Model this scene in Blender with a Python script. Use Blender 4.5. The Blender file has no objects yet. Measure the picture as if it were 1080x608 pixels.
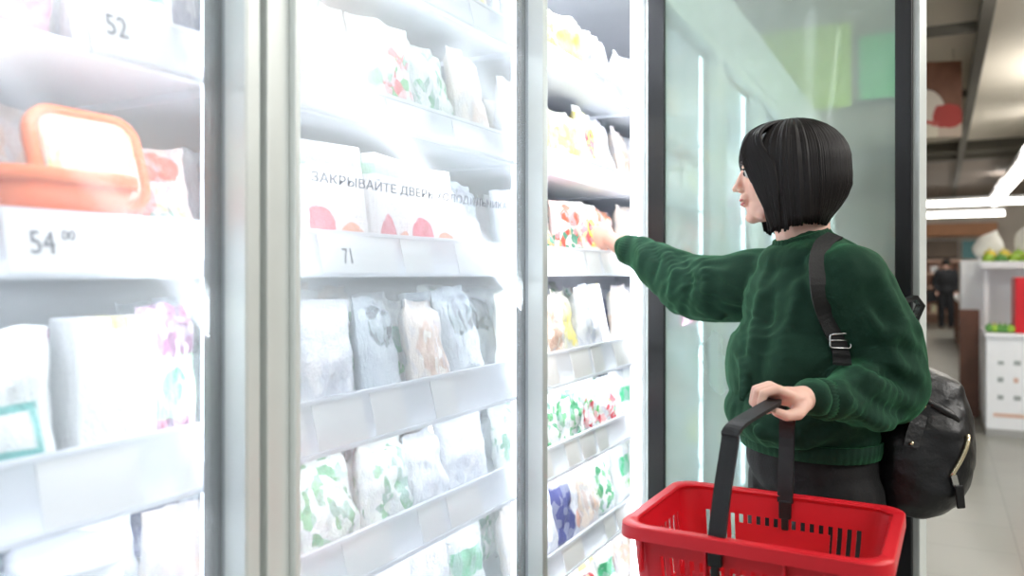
import bpy, bmesh, math, random
from mathutils import Vector, Matrix, noise
R = math.radians
random.seed(7)
SC = bpy.context.scene
COL = SC.collection

# ------------------------------------------------------------------ camera
YAW = R(27.9); FPX = 850.0; CH = 1.3; HOR = 290.0
cs, sn = math.cos(YAW), math.sin(YAW)
def W(px, py, d):
    """point of the place seen at photo pixel (px, py) at distance d along the view"""
    lat = (px - 540) / FPX * d
    return Vector((cs * lat - sn * d, sn * lat + cs * d, CH + (HOR - py) / FPX * d))
cam_d = bpy.data.cameras.new('camera'); cam = bpy.data.objects.new('camera', cam_d); COL.objects.link(cam)
cam.location = (0, 0, CH); cam.rotation_euler = (R(90), 0, YAW)
cam_d.sensor_width = 36; cam_d.lens = 36 * FPX / 1080; cam_d.shift_y = -14 / 1080
cam_d.clip_start = 0.02; cam_d.clip_end = 100
cam_d.dof.use_dof = True; cam_d.dof.focus_distance = 1.62; cam_d.dof.aperture_fstop = 2.5
SC.camera = cam
SC.view_settings.view_transform = 'Standard'; SC.view_settings.look = 'None'
SC.view_settings.gamma = 1; SC.view_settings.use_curve_mapping = False
SC.view_settings.exposure = 0.0

# ------------------------------------------------------------------ materials
def lin(c):
    r = []
    for v in c[:3]:
        v = v / 255.0
        r.append(v / 12.92 if v <= 0.04045 else ((v + 0.055) / 1.055) ** 2.4)
    return (r[0], r[1], r[2], 1)
class NT:
    def __init__(s, name):
        s.m = bpy.data.materials.new(name); s.m.use_nodes = True
        s.t = s.m.node_tree; s.t.nodes.clear()
        s.out = s.n('ShaderNodeOutputMaterial')
    def n(s, typ, **k):
        x = s.t.nodes.new(typ)
        for a, b in k.items(): setattr(x, a, b)
        return x
    def l(s, a, b): s.t.links.new(a, b)
    def math(s, op, a, b=None, c=None):
        x = s.n('ShaderNodeMath', operation=op)
        for i, v in enumerate((a, b, c)):
            if v is None: continue
            if isinstance(v, (int, float)): x.inputs[i].default_value = v
            else: s.l(v, x.inputs[i])
        return x.outputs[0]
    def mix(s, f, a, b):
        x = s.n('ShaderNodeMix', data_type='RGBA')
        if isinstance(f, (int, float)): x.inputs[0].default_value = f
        else: s.l(f, x.inputs[0])
        for i, v in ((6, a), (7, b)):
            if isinstance(v, tuple): x.inputs[i].default_value = v
            else: s.l(v, x.inputs[i])
        return x.outputs[2]
    def pbsdf(s, col, rough=.5, **k):
        p = s.n('ShaderNodeBsdfPrincipled')
        if isinstance(col, tuple): p.inputs['Base Color'].default_value = col
        else: s.l(col, p.inputs['Base Color'])
        if isinstance(rough, (int, float)): p.inputs['Roughness'].default_value = rough
        else: s.l(rough, p.inputs['Roughness'])
        for a, b in k.items(): p.inputs[a.replace('_', ' ')].default_value = b
        s.l(p.outputs[0], s.out.inputs[0])
        return p
def mat(name, col, rough=.5, var=.06, scale=12, bump=0, bscale=60, **k):
    t = NT(name); tc = t.n('ShaderNodeTexCoord')
    nz = t.n('ShaderNodeTexNoise'); nz.inputs['Scale'].default_value = scale; t.l(tc.outputs['Object'], nz.inputs['Vector'])
    c = lin(col); d = tuple(v * (1 - var * 2.5) for v in c[:3]) + (1,)
    cc = t.mix(nz.outputs[0], d, c)
    p = t.pbsdf(cc, rough, **k)
    if bump:
        n2 = t.n('ShaderNodeTexNoise'); n2.inputs['Scale'].default_value = bscale; n2.inputs['Detail'].default_value = 4
        t.l(tc.outputs['Object'], n2.inputs['Vector'])
        b = t.n('ShaderNodeBump'); b.inputs['Strength'].default_value = bump; b.inputs['Distance'].default_value = .004
        t.l(n2.outputs[0], b.inputs['Height']); t.l(b.outputs[0], p.inputs['Normal'])
    return t.m
def emit(name, col, s):
    t = NT(name); e = t.n('ShaderNodeEmission'); e.inputs[0].default_value = lin(col); e.inputs[1].default_value = s
    t.l(e.outputs[0], t.out.inputs[0]); return t.m
def pack_mat(name, base, marks=(), rough=.28, frost=.35):
    """printed plastic film. marks: (shape, cx, cz, sx, sz, colours, noise) in fractions of the pack"""
    t = NT(name); tc = t.n('ShaderNodeTexCoord'); sp = t.n('ShaderNodeSeparateXYZ'); t.l(tc.outputs['Generated'], sp.inputs[0])
    oi = t.n('ShaderNodeObjectInfo')
    nz = t.n('ShaderNodeTexNoise'); nz.inputs['Scale'].default_value = 6; nz.inputs['Detail'].default_value = 3
    va = t.n('ShaderNodeVectorMath', operation='ADD'); t.l(tc.outputs['Generated'], va.inputs[0])
    cx_ = t.n('ShaderNodeCombineXYZ'); t.l(t.math('MULTIPLY', oi.outputs['Random'], 30), cx_.inputs[0]); t.l(cx_.outputs[0], va.inputs[1])
    t.l(va.outputs[0], nz.inputs['Vector'])
    col = lin(base)
    X, Z = sp.outputs[0], sp.outputs[2]
    lt = lambda c: tuple(v + (255 - v) * .08 for v in c)
    for (shape, cx, cz, sx, sz, cols, ns) in marks:
        cols = [lt(c) for c in cols]
        dx = t.math('DIVIDE', t.math('ABSOLUTE', t.math('SUBTRACT', X, cx)), sx)
        dz = t.math('DIVIDE', t.math('ABSOLUTE', t.math('SUBTRACT', Z, cz)), sz)
        if shape == 'r': d = t.math('MAXIMUM', dx, dz)
        else: d = t.math('SQRT', t.math('ADD', t.math('MULTIPLY', dx, dx), t.math('MULTIPLY', dz, dz)))
        d = t.math('ADD', d, t.math('MULTIPLY', t.math('SUBTRACT', nz.outputs[0], .5), ns * 4))
        msk = t.n('ShaderNodeMapRange'); msk.inputs[1].default_value = 1.06; msk.inputs[2].default_value = .94
        t.l(d, msk.inputs[0])
        if len(cols) == 1: cc = lin(cols[0])
        else:
            v = t.n('ShaderNodeTexVoronoi'); v.inputs['Scale'].default_value = 9; t.l(va.outputs[0], v.inputs['Vector'])
            rp = t.n('ShaderNodeValToRGB'); rp.color_ramp.interpolation = 'CONSTANT'
            el = rp.color_ramp.elements
            el[0].color = lin(cols[0]); el[1].position = 1 / len(cols); el[1].color = lin(cols[1])
            for i in range(2, len(cols)):
                e = el.new(i / len(cols)); e.color = lin(cols[i])
            s2 = t.n('ShaderNodeSeparateColor'); t.l(v.outputs['Color'], s2.inputs[0]); t.l(s2.outputs[0], rp.inputs[0])
            cc = rp.outputs[0]
        col = t.mix(msk.outputs[0], col, cc)
    v3 = t.n('ShaderNodeTexVoronoi'); v3.inputs['Scale'].default_value = 7; t.l(va.outputs[0], v3.inputs['Vector'])
    s3 = t.n('ShaderNodeSeparateColor'); t.l(v3.outputs['Color'], s3.inputs[0])
    col = t.mix(t.math('MULTIPLY', t.math('GREATER_THAN', s3.outputs[0], .62), frost), col, lin((206, 212, 224)))
    p = t.pbsdf(col, rough)
    p.inputs['Coat Weight'].default_value = .3
    b = t.n('ShaderNodeBump'); b.inputs['Strength'].default_value = .35; b.inputs['Distance'].default_value = .01
    n5 = t.n('ShaderNodeTexNoise'); n5.inputs['Scale'].default_value = 17; n5.inputs['Detail'].default_value = 3; n5.inputs['Distortion'].default_value = 1.2
    t.l(va.outputs[0], n5.inputs['Vector']); b.inputs['Strength'].default_value = .6
    t.l(t.math('ADD', nz.outputs[0], t.math('MULTIPLY', n5.outputs[0], .7)), b.inputs['Height']); t.l(b.outputs[0], p.inputs['Normal'])
    return t.m
def glass(name, haze=.2, tint=(240, 250, 248), gloss=.12, rough=.03, blur=None, nscale=2.5):
    """coated door glass: clear share, haze share for condensation and veiling glare, reflecting share"""
    t = NT(name); tc = t.n('ShaderNodeTexCoord')
    nz = t.n('ShaderNodeTexNoise'); nz.inputs['Scale'].default_value = nscale; nz.inputs['Detail'].default_value = 3
    t.l(tc.outputs['Object'], nz.inputs['Vector'])
    if blur is None:
        tr = t.n('ShaderNodeBsdfTransparent')
    else:
        tr = t.n('ShaderNodeBsdfRefraction'); tr.inputs['IOR'].default_value = 1.02; tr.inputs['Roughness'].default_value = blur
    tr.inputs[0].default_value = lin(tint)
    df = t.n('ShaderNodeBsdfTranslucent'); df.inputs[0].default_value = lin((245, 250, 250))
    d2 = t.n('ShaderNodeBsdfDiffuse'); d2.inputs[0].default_value = lin((240, 248, 246))
    md = t.n('ShaderNodeMixShader'); md.inputs[0].default_value = .35; t.l(df.outputs[0], md.inputs[1]); t.l(d2.outputs[0], md.inputs[2])
    m1 = t.n('ShaderNodeMixShader'); t.l(tr.outputs[0], m1.inputs[1]); t.l(md.outputs[0], m1.inputs[2])
    t.l(t.math('MULTIPLY', t.math('ADD', nz.outputs[0], .5), haze), m1.inputs[0])
    gl = t.n('ShaderNodeBsdfGlossy'); gl.inputs['Roughness'].default_value = rough
    fr = t.n('ShaderNodeFresnel'); fr.inputs[0].default_value = 1.5
    m2 = t.n('ShaderNodeMixShader'); t.l(t.math('MULTIPLY', fr.outputs[0], gloss * 10), m2.inputs[0])
    t.l(m1.outputs[0], m2.inputs[1]); t.l(gl.outputs[0], m2.inputs[2])
    t.l(m2.outputs[0], t.out.inputs[0])
    return t.m
M = dict(
    alu=mat('brushed aluminium', (226, 232, 230), .38, .03, 20, Metallic=.3),
    alu_d=mat('grey door edge profile', (168, 176, 176), .45, .03, 20, Metallic=.35),
    black=mat('black rubber gasket', (22, 23, 26), .45),
    white=mat('white enamelled steel', (244, 246, 250), .35, .02),
    shelf=mat('white shelf steel', (236, 240, 248), .4, .02),
    rail=mat('white price channel', (250, 251, 255), .4, .01),
    card=mat('white price card', (254, 254, 254), .6, .0, 12),
    ink=mat('grey printing ink', (95, 95, 105), .6, .0),
    ink2=mat('dark grey lettering film', (112, 116, 124), .6, .0),
    led=emit('freezer light strip', (240, 246, 255), 8),
    led_fill=emit('shelf light strip', (240, 246, 255), 4),  # glow of the strips added along the shelf edges
    tube=emit('fluorescent tube', (255, 250, 240), 12),
    glass_c=glass('closed door glass', .15, (250, 252, 255), gloss=.035, rough=.16),  # white haze in the closed panes stands in for veiling glare
    glass_o=glass('fogged open door glass', .27, (228, 244, 240), gloss=.06, rough=.09, blur=.07),
    red=mat('red basket plastic', (214, 26, 40), .36, .04, 8),
    blkp=mat('black plastic', (12, 12, 14), .5),
    skin=mat('skin', (236, 190, 172), .5, .05, 30, Subsurface_Weight=.12),
    lip=mat('lips', (196, 110, 108), .45, .03),
    eye=mat('eye dark', (40, 28, 24), .2), eyew=mat('eye white', (225, 222, 218), .3),
    trou=mat('black trousers cloth', (9, 9, 12), .8, .08, 30, .3, 200),
    leather=mat('black leather', (14, 15, 18), .36, .1, 18, .35, 90),
    web=mat('black strap webbing', (8, 10, 12), .6, .1, 40, .3, 300),
    metal=mat('pale gold metal', (226, 214, 180), .25, .02, Metallic=.95),
    silver=mat('silver metal', (215, 215, 212), .25, .02, Metallic=.95),
    wood=mat('brown wood', (112, 72, 54), .5, .2, 9),
    ceil=mat('beige ceiling', (206, 198, 184), .8, .04, 2),
    ceild=mat('dark brown ceiling', (120, 108, 98), .8, .06, 2),
    beam=mat('dark grey beam paint', (84, 80, 72), .7, .06, 4),
    wallm=mat('pale store wall', (214, 206, 196), .8, .03, 2),
    pinkwall=mat('rose beige shelf panel', (226, 190, 172), .6, .06, 3),
    orange=mat('orange plastic', (255, 120, 50), .35, .04),
    teal=mat('teal sign board', (96, 150, 156), .6, .05),
    tan=mat('tan sign board', (206, 150, 112), .6, .08, 3),
    dark=mat('dark clothing', (30, 32, 38), .8, .05),
    
)

def floor_mat():
    t = NT('grey floor tiles'); tc = t.n('ShaderNodeTexCoord')
    br = t.n('ShaderNodeTexBrick'); br.offset = 0; br.inputs['Scale'].default_value = 1
    br.inputs['Brick Width'].default_value = .45; br.inputs['Row Height'].default_value = .45
    br.inputs['Mortar Size'].default_value = .004; br.inputs['Mortar Smooth'].default_value = .3
    br.inputs['Color1'].default_value = lin((146, 147, 140)); br.inputs['Color2'].default_value = lin((139, 140, 133)); br.inputs['Mortar'].default_value = lin((118, 118, 112))
    mp = t.n('ShaderNodeMapping'); mp.inputs['Location'].default_value = (.12, .1, 0)
    t.l(tc.outputs['Object'], mp.inputs[0]); t.l(mp.outputs[0], br.inputs['Vector'])
    nz = t.n('ShaderNodeTexNoise'); nz.inputs['Scale'].default_value = 3; t.l(tc.outputs['Object'], nz.inputs['Vector'])
    c = t.mix(t.math('MULTIPLY', nz.outputs[0], .25), br.outputs[0], lin((166, 167, 160)))
    t.pbsdf(c, .28); return t.m
def sweater_mat():
    t = NT('dark green fleece knit'); tc = t.n('ShaderNodeTexCoord')
    nz = t.n('ShaderNodeTexNoise'); nz.inputs['Scale'].default_value = 7; nz.inputs['Detail'].default_value = 2
    t.l(tc.outputs['Object'], nz.inputs['Vector'])
    c = t.mix(nz.outputs[0], lin((17, 41, 32)), lin((25, 55, 42)))
    p = t.pbsdf(c, .85); p.inputs['Sheen Weight'].default_value = .25; p.inputs['Sheen Tint'].default_value = lin((110, 220, 150))
    p.inputs['Specular IOR Level'].default_value = .2
    n2 = t.n('ShaderNodeTexNoise'); n2.inputs['Scale'].default_value = 9; n2.inputs['Detail'].default_value = 1.5; n2.inputs['Distortion'].default_value = .8
    mp = t.n('ShaderNodeMapping'); mp.inputs['Scale'].default_value = (1, 1, .55); t.l(tc.outputs['Object'], mp.inputs[0]); t.l(mp.outputs[0], n2.inputs['Vector'])
    n3 = t.n('ShaderNodeTexNoise'); n3.inputs['Scale'].default_value = 350; t.l(tc.outputs['Object'], n3.inputs['Vector'])
    h = t.math('ADD', n2.outputs[0], t.math('MULTIPLY', n3.outputs[0], .04))
    b = t.n('ShaderNodeBump'); b.inputs['Strength'].default_value = .6; b.inputs['Distance'].default_value = .03
    t.l(h, b.inputs['Height']); t.l(b.outputs[0], p.inputs['Normal'])
    return t.m
def hair_mat():
    t = NT('dark brown straight hair'); tc = t.n('ShaderNodeTexCoord')
    mp = t.n('ShaderNodeMapping'); mp.inputs['Scale'].default_value = (160, 160, 6); t.l(tc.outputs['Object'], mp.inputs[0])
    nz = t.n('ShaderNodeTexNoise'); nz.inputs['Scale'].default_value = 1; nz.inputs['Detail'].default_value = 2; t.l(mp.outputs[0], nz.inputs['Vector'])
    c = t.mix(nz.outputs[0], lin((7, 5, 6)), lin((22, 16, 16)))
    p = t.pbsdf(c, .46); p.inputs['Specular IOR Level'].default_value = .3
    b = t.n('ShaderNodeBump'); b.inputs['Strength'].default_value = .2; b.inputs['Distance'].default_value = .002
    t.l(nz.outputs[0], b.inputs['Height']); t.l(b.outputs[0], p.inputs['Normal'])
    return t.m
t_ = NT('translucent price channel'); d_ = t_.n('ShaderNodeBsdfDiffuse'); d_.inputs[0].default_value = lin((252, 253, 255)); tr_ = t_.n('ShaderNodeBsdfTranslucent'); tr_.inputs[0].default_value = lin((250, 252, 255))
m_ = t_.n('ShaderNodeMixShader'); m_.inputs[0].default_value = .5; t_.l(d_.outputs[0], m_.inputs[1]); t_.l(tr_.outputs[0], m_.inputs[2]); t_.l(m_.outputs[0], t_.out.inputs[0]); M['channel'] = t_.m
M['floor'] = floor_mat(); M['sweater'] = sweater_mat(); M['cream'] = pack_mat('cream salad', (238, 230, 190), (('e', .5, .5, .44, .44, ((226, 222, 170), (196, 208, 140), (244, 240, 216), (214, 190, 140), (236, 236, 210)), .1),), .5); M['hair'] = hair_mat()

# ------------------------------------------------------------------ geometry helpers
def obj(name, bm, m, parent=None, smooth=False, loc=None, keep=False):
    me = bpy.data.meshes.new(name)
    if isinstance(bm, bmesh.types.BMesh):
        bm.to_mesh(me)
        if not keep: bm.free()
    else: me = bm
    if m is not None:
        me.materials.clear(); me.materials.append(m)
    if smooth:
        for p in me.polygons: p.use_smooth = True
    o = bpy.data.objects.new(name, me); COL.objects.link(o)
    if parent is not None: o.parent = parent
    if loc is not None: o.location = loc
    return o
def tag(o, label, cat, group=None, kind=None):
    o['label'] = label; o['category'] = cat
    if group: o['group'] = group
    if kind: o['kind'] = kind
    return o
def thing(name, label, cat, loc=(0, 0, 0), rz=0, group=None):
    o = bpy.data.objects.new(name, None); COL.objects.link(o); o.location = loc; o.rotation_euler = (0, 0, rz)
    o.empty_display_size = .05
    return tag(o, label, cat, group)
def struct(name, bm, m):
    o = obj(name, bm, m); o['kind'] = 'structure'; return o
def NB(): return bmesh.new()
def box(bm, x0, x1, y0, y1, z0, z1, bev=0, seg=2, mtx=None):
    r = bmesh.ops.create_cube(bm, size=1)['verts']
    for v in r:
        v.co = Vector(((x0 + x1) / 2 + v.co.x * (x1 - x0), (y0 + y1) / 2 + v.co.y * (y1 - y0), (z0 + z1) / 2 + v.co.z * (z1 - z0)))
    if mtx is not None:
        for v in r: v.co = mtx @ v.co
    if bev:
        es = set(e for v in r for e in v.link_edges)
        bmesh.ops.bevel(bm, geom=list(es), offset=bev, segments=seg, profile=.6, affect='EDGES', clamp_overlap=True)
    return bm
def loft(bm, rings, cap=True, closed=True):
    vs = [[bm.verts.new(p) for p in r] for r in rings]
    n = len(rings[0])
    for a, b in zip(vs[:-1], vs[1:]):
        for i in range(n if closed else n - 1):
            j = (i + 1) % n
            bm.faces.new((a[i], a[j], b[j], b[i]))
    if cap and closed:
        bm.faces.new(list(reversed(vs[0]))); bm.faces.new(vs[-1])
    return bm
def frame_of(d):
    d = d.normalized(); u = Vector((0, 0, 1)) if abs(d.z) < .95 else Vector((1, 0, 0))
    a = d.cross(u).normalized(); return a, d.cross(a).normalized()
def tube(bm, pts, rad, n=10, cap=True, flat=1.0):
    pts = [Vector(p) for p in pts]; rings = []; a = None
    for i, p in enumerate(pts):
        d = (pts[min(i + 1, len(pts) - 1)] - pts[max(i - 1, 0)]).normalized()
        if a is None: a, b = frame_of(d)
        else:
            a = (a - d * a.dot(d)).normalized()
        b = d.cross(a)
        r = rad[i] if isinstance(rad, (list, tuple)) else rad
        rings.append([p + (a * math.cos(t * 2 * math.pi / n) + b * math.sin(t * 2 * math.pi / n) * flat) * r for t in range(n)])
    return loft(bm, rings, cap)
def band(bm, pts, w, t, side):
    """flat strap along pts; side = width direction"""
    pts = [Vector(p) for p in pts]; rings = []
    for i, p in enumerate(pts):
        d = (pts[min(i + 1, len(pts) - 1)] - pts[max(i - 1, 0)]).normalized()
        s = side[i] if isinstance(side, list) else side
        s = (Vector(s) - d * Vector(s).dot(d)).normalized(); nrm = d.cross(s)
        rings.append([p + s * w / 2 + nrm * t / 2, p - s * w / 2 + nrm * t / 2, p - s * w / 2 - nrm * t / 2, p + s * w / 2 - nrm * t / 2])
    return loft(bm, rings)
def ell(bm, c, r, rot=None, u=20, v=14):
    m = Matrix.Translation(Vector(c)) @ (rot.to_4x4() if rot is not None else Matrix.Identity(4)) @ Matrix.Diagonal((r[0], r[1], r[2], 1))
    bmesh.ops.create_uvsphere(bm, u_segments=u, v_segments=v, radius=1, matrix=m)
def caps(bm, a, b, ra, rb, n=14):
    """tapered capsule"""
    a, b = Vector(a), Vector(b); d = b - a; L = d.length; d = d / L; e1, e2 = frame_of(d); rings = []
    def ring(c, r): return [c + (e1 * math.cos(t * 2 * math.pi / n) + e2 * math.sin(t * 2 * math.pi / n)) * r for t in range(n)]
    for k in range(1, 5):
        q = k / 5 * math.pi / 2; rings.append(ring(a - d * ra * math.cos(q), ra * math.sin(q)))
    rings.append(ring(a, ra)); rings.append(ring(b, rb))
    for k in range(4, 0, -1):
        q = k / 5 * math.pi / 2; rings.append(ring(b + d * rb * math.cos(q), rb * math.sin(q)))
    loft(bm, rings)
def chain(bm, pts, rad):
    for i in range(len(pts) - 1): caps(bm, pts[i], pts[i + 1], rad[i], rad[i + 1])
def remesh(name, bm, m, voxel, smooth_it, parent, fac=.6, disp=None):
    """fuse overlapping volumes into one continuous skin"""
    me = bpy.data.meshes.new(name + '_raw'); bmesh.ops.recalc_face_normals(bm, faces=bm.faces); bm.to_mesh(me); bm.free()
    o = bpy.data.objects.new(name + '_raw', me); COL.objects.link(o)
    md = o.modifiers.new('r', 'REMESH'); md.mode = 'VOXEL'; md.voxel_size = voxel; md.use_smooth_shade = True
    if smooth_it:
        s = o.modifiers.new('s', 'SMOOTH'); s.factor = fac; s.iterations = smooth_it
    dg = bpy.context.evaluated_depsgraph_get(); dg.update()
    nm = bpy.data.meshes.new_from_object(o.evaluated_get(dg)); nm.name = name
    bpy.data.objects.remove(o); bpy.data.meshes.remove(me)
    if disp:
        nn = [v.normal.copy() for v in nm.vertices]
        for v, n_ in zip(nm.vertices, nn): v.co += n_ * disp(v.co)
        nm.update()
    nm.materials.clear(); nm.materials.append(m)
    for p in nm.polygons: p.use_smooth = True
    r = bpy.data.objects.new(name, nm); COL.objects.link(r)
    if parent is not None: r.parent = parent
    return r
def text_mesh(name, s, size, m, parent, loc, rot, ext=.0004, spacing=1.0, xs=1.0):
    cu = bpy.data.curves.new(name, 'FONT'); cu.body = s; cu.size = size; cu.extrude = ext; cu.space_character = spacing; cu.resolution_u = 3
    t = bpy.data.objects.new('t', cu); COL.objects.link(t)
    dg = bpy.context.evaluated_depsgraph_get(); dg.update()
    me = bpy.data.meshes.new_from_object(t.evaluated_get(dg)); bpy.data.objects.remove(t)
    me.materials.clear(); me.materials.append(m)
    o = bpy.data.objects.new(name, me); COL.objects.link(o); o.parent = parent; o.location = loc; o.rotation_euler = rot; o.scale = (xs, 1, 1)
    return o

# ------------------------------------------------------------------ room
b = NB(); box(b, -3.2, 9, -5, 25, -.1, 0); struct('floor', b, M['floor'])
b = NB(); box(b, -3.2, 9, -5, 16.2, 3.62, 3.72); struct('ceiling', b, M['ceil'])
b = NB(); box(b, -3.2, 9, 16.2, 25, 3.35, 3.45); o = struct('ceiling', b, M['ceild'])
b = NB(); box(b, -3.3, 9.1, 24.6, 24.8, 0, 3.7); struct('wall_back', b, M['wallm'])
b = NB(); box(b, -3.3, -3.2, -5, 24.8, 0, 3.7); struct('wall_left', b, M['wallm'])
b = NB(); box(b, 9, 9.1, -5, 24.8, 0, 3.7); struct('wall_right', b, M['wallm'])
# long beam and cross beams
BX = .33
b = NB(); box(b, BX - .045, BX + .045, 1, 24.4, 3.3, 3.42); box(b, BX - .012, BX + .012, 1, 16, 3.42, 3.62)
tag(obj('ceiling_beam', b, M['beam']), 'long dark beam hanging under the ceiling and running towards the back of the shop', 'beam')
for yy, x0, x1, z in ((7.7, -3.2, BX - .05, 3.32), (10.6, -3.2, BX - .05, 3.34)):
    b = NB(); box(b, x0, x1, yy - .03, yy + .03, z - .0, z + .08)
    tag(obj('cross_beam', b, M['beam']), ('thin dark cross bar under the ceiling above the hanging picture, nearer of the two' if yy < 9 else
        'thin dark cross bar under the ceiling behind the hanging picture, farther of the two'), 'beam')
b = NB(); box(b, -3.2, 9, 16.0, 16.2, 3.3, 3.62)
o = obj('trim_1', b, M['beam']); o['kind'] = 'structure'
b = NB(); tube(b, [(-3.1, 15.2, 3.34), (9, 15.2, 3.34)], .045)
tag(obj('ceiling_pipe', b, M['beam']), 'thin pipe crossing the ceiling just before the darker ceiling part', 'pipe')

# ------------------------------------------------------------------ freezer
SEAM = [-.06, .755, 1.60, 2.38, 3.17, 3.95]     # door seams of the near unit
ZS = [.30, .55, .81, 1.03, 1.30, 1.546, 1.80]
RH = {.30: .05, .55: .065, .81: .07, 1.03: .08, 1.30: .07, 1.546: .065, 1.80: .065}
FX = -.84                      # shelf edge
LEDS = []; TILT = .24; TA = math.atan(TILT)
def freezer(label, seams, open_bay=None, name='upright_freezer'):
    nb = len(seams) - 1; y0, y1 = seams[0], seams[-1]; oy = (y0 + y1) / 2; ox = -1.1
    t = thing(name, label, 'freezer', (ox, oy, 0))
    def P(bm, m, nm, smooth=False, par=None):
        for v in bm.verts: v.co.x -= ox; v.co.y -= oy
        return obj(nm, bm, m, par or t, smooth)
    b = NB()
    box(b, -1.52, -1.47, y0, y1, .1, 2.36)                 # back
    box(b, -1.52, -.80, y0, y0 + .03, .1, 2.36, .004)      # ends
    box(b, -1.52, -.80, y1 - .03, y1, .1, 2.36, .004)
    box(b, -1.47, -.80, y0 + .03, y1 - .03, .1, .26)       # floor
    box(b, -1.47, -.80, y0 + .03, y1 - .03, 2.24, 2.36)    # roof
    P(b, M['white'], 'cabinet_body')
    b = NB(); box(b, -.80, -.765, y0, y1, 2.215, 2.46, .006); P(b, M['alu'], 'header_panel')
    b = NB(); box(b, -.80, -.765, y0, y1, .02, .24, .006); P(b, M['alu_d'], 'kick_panel')
    for k in range(nb + 1):
        yc = seams[k]
        w0, w1 = (yc - .022, yc + .022)
        if k == 0: w0, w1 = yc, yc + .03
        if k == nb: w0, w1 = yc - .03, yc
        if 0 < k < nb:
            b = NB(); box(b, -.835, -.80, w0, w1, .26, 2.24, .003); P(b, M['white'], 'mullion')
        for s in (-1, 1):
            if (k == 0 and s < 0) or (k == nb and s > 0): continue
            e = w1 if s > 0 else w0
            b = NB(); box(b, -.833, -.808, min(e, e + s * .010), max(e, e + s * .010), .3, 2.2, .003); P(b, M['led'], 'light_strip')
    for k in range(nb):
        a, c = seams[k] + .032, seams[k + 1] - .006
        for z in ZS:
            b = NB(); box(b, -1.42, FX - .004, a, c, z, z + .014, .003)
            sh = P(b, M['shelf'], 'shelf')
            b = NB(); box(b, FX + .001, FX + .009, a + .03, c - .03, z + .004, z + .009, .001); P(b, M['led_fill'], 'light_strip', par=sh)  # glowing strip added under the shelf edge to brighten goods and rails
            if y0 < .5: LEDS.append((a, c, z, k))
            r0 = a
            if name == 'upright_freezer' and k == 0 and y0 < .1 and abs(z - 1.546) < .01: r0 = .565
            b = NB(); h = RH[z]
            box(b, FX - .004, FX, r0, c, z - .004, z + h, .0015)
            box(b, FX, FX + .005, r0, c, z + h - .007, z + h, .001); box(b, FX, FX + .005, r0, c, z - .004, z + .003, .001)
            for v in b.verts: v.co.x += (z + h - v.co.z) * TILT
            P(b, M['channel'], 'price_rail', par=sh)
            if y0 < .5:
                n = 0; yy = a + .05
                rnd = random.Random(int(z * 100) + k)
                while yy < c - .14:
                    w = rnd.choice((.075, .09, .12))
                    bb = NB(); box(bb, FX + .001, FX + .0025, yy, yy + w, z + .004, z + h - .008)
                    for v in bb.verts: v.co.x += (z + h - v.co.z) * TILT
                    P(bb, M['card'], 'price_card', par=sh); yy += w + rnd.choice((.02, .09, .16))
    # doors
    for k in range(nb):
        hy = seams[k + 1] - .006; dw = hy + .006 - seams[k] - .012
        b = NB()
        d_off = .0
        box(b, -.005, .0 + .0, 0, 0.0001, 0, .0001) if False else None
        zt, zb = 2.2, .25
        # aluminium outer frame: local x = outward, y from 0 (hinge) to -dw (handle side)
        box(b, -.045, 0, -.022, 0, zb, zt, .003); box(b, -.045, 0, -dw, -dw + .05, zb, zt, .003)
        box(b, -.045, 0, -dw + .05, -.022, zt - .045, zt, .003); box(b, -.045, 0, -dw + .05, -.022, zb, zb + .045, .003)
        dr = obj('door', b, M['alu'], t); dr.location = (-.755 - ox, hy - oy, 0)
        # black inner frame
        b = NB()
        gh = .062 if k == open_bay else .040
        box(b, -.058, -.046, -gh, -.004, zb + .01, zt - .01, .003); box(b, -.058, -.046, -dw + .014, -dw + .052, zb + .01, zt - .01, .003)
        box(b, -.058, -.046, -dw + .052, -gh, zt - .06, zt - .01, .003); box(b, -.058, -.046, -dw + .052, -gh, zb + .01, zb + .06, .003)
        gk = obj('gasket', b, M['black'], dr)
        b = NB(); box(b, -.044, -.036, -dw + .051, -.023, zb + .046, zt - .046)
        gp = obj('glass_pane', b, M['glass_o'] if k == open_bay else M['glass_c'], dr)
        b = NB(); box(b, .0, .012, -dw + .038, -dw + .048, .3, 2.1, .003)
        obj('handle', b, M['alu'], dr)
        b = NB(); box(b, -.036, -.001, -.0245, -.0225, zb + .046, zt - .046); obj('frame_lining', b, M['alu'], dr)
        if k == open_bay: dr.rotation_euler = (0, 0, R(72))
        if y0 < .5 and k == 1:
            text_mesh('lettering', 'ЗАКРЫВАЙТЕ ДВЕРЬ ХОЛОДИЛЬНИКА', .020, M['ink2'], dr, (-.035, -.715, 1.434), (R(90), 0, R(90)), xs=1.52, ext=.0002)
    return t
F1 = freezer('long white upright freezer with a row of glass doors, its third door held open', SEAM, 2)
freezer('farther upright glass door freezer, seen only through the fogged open door', [3.97 + .78 * q for q in range(5)])
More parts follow.
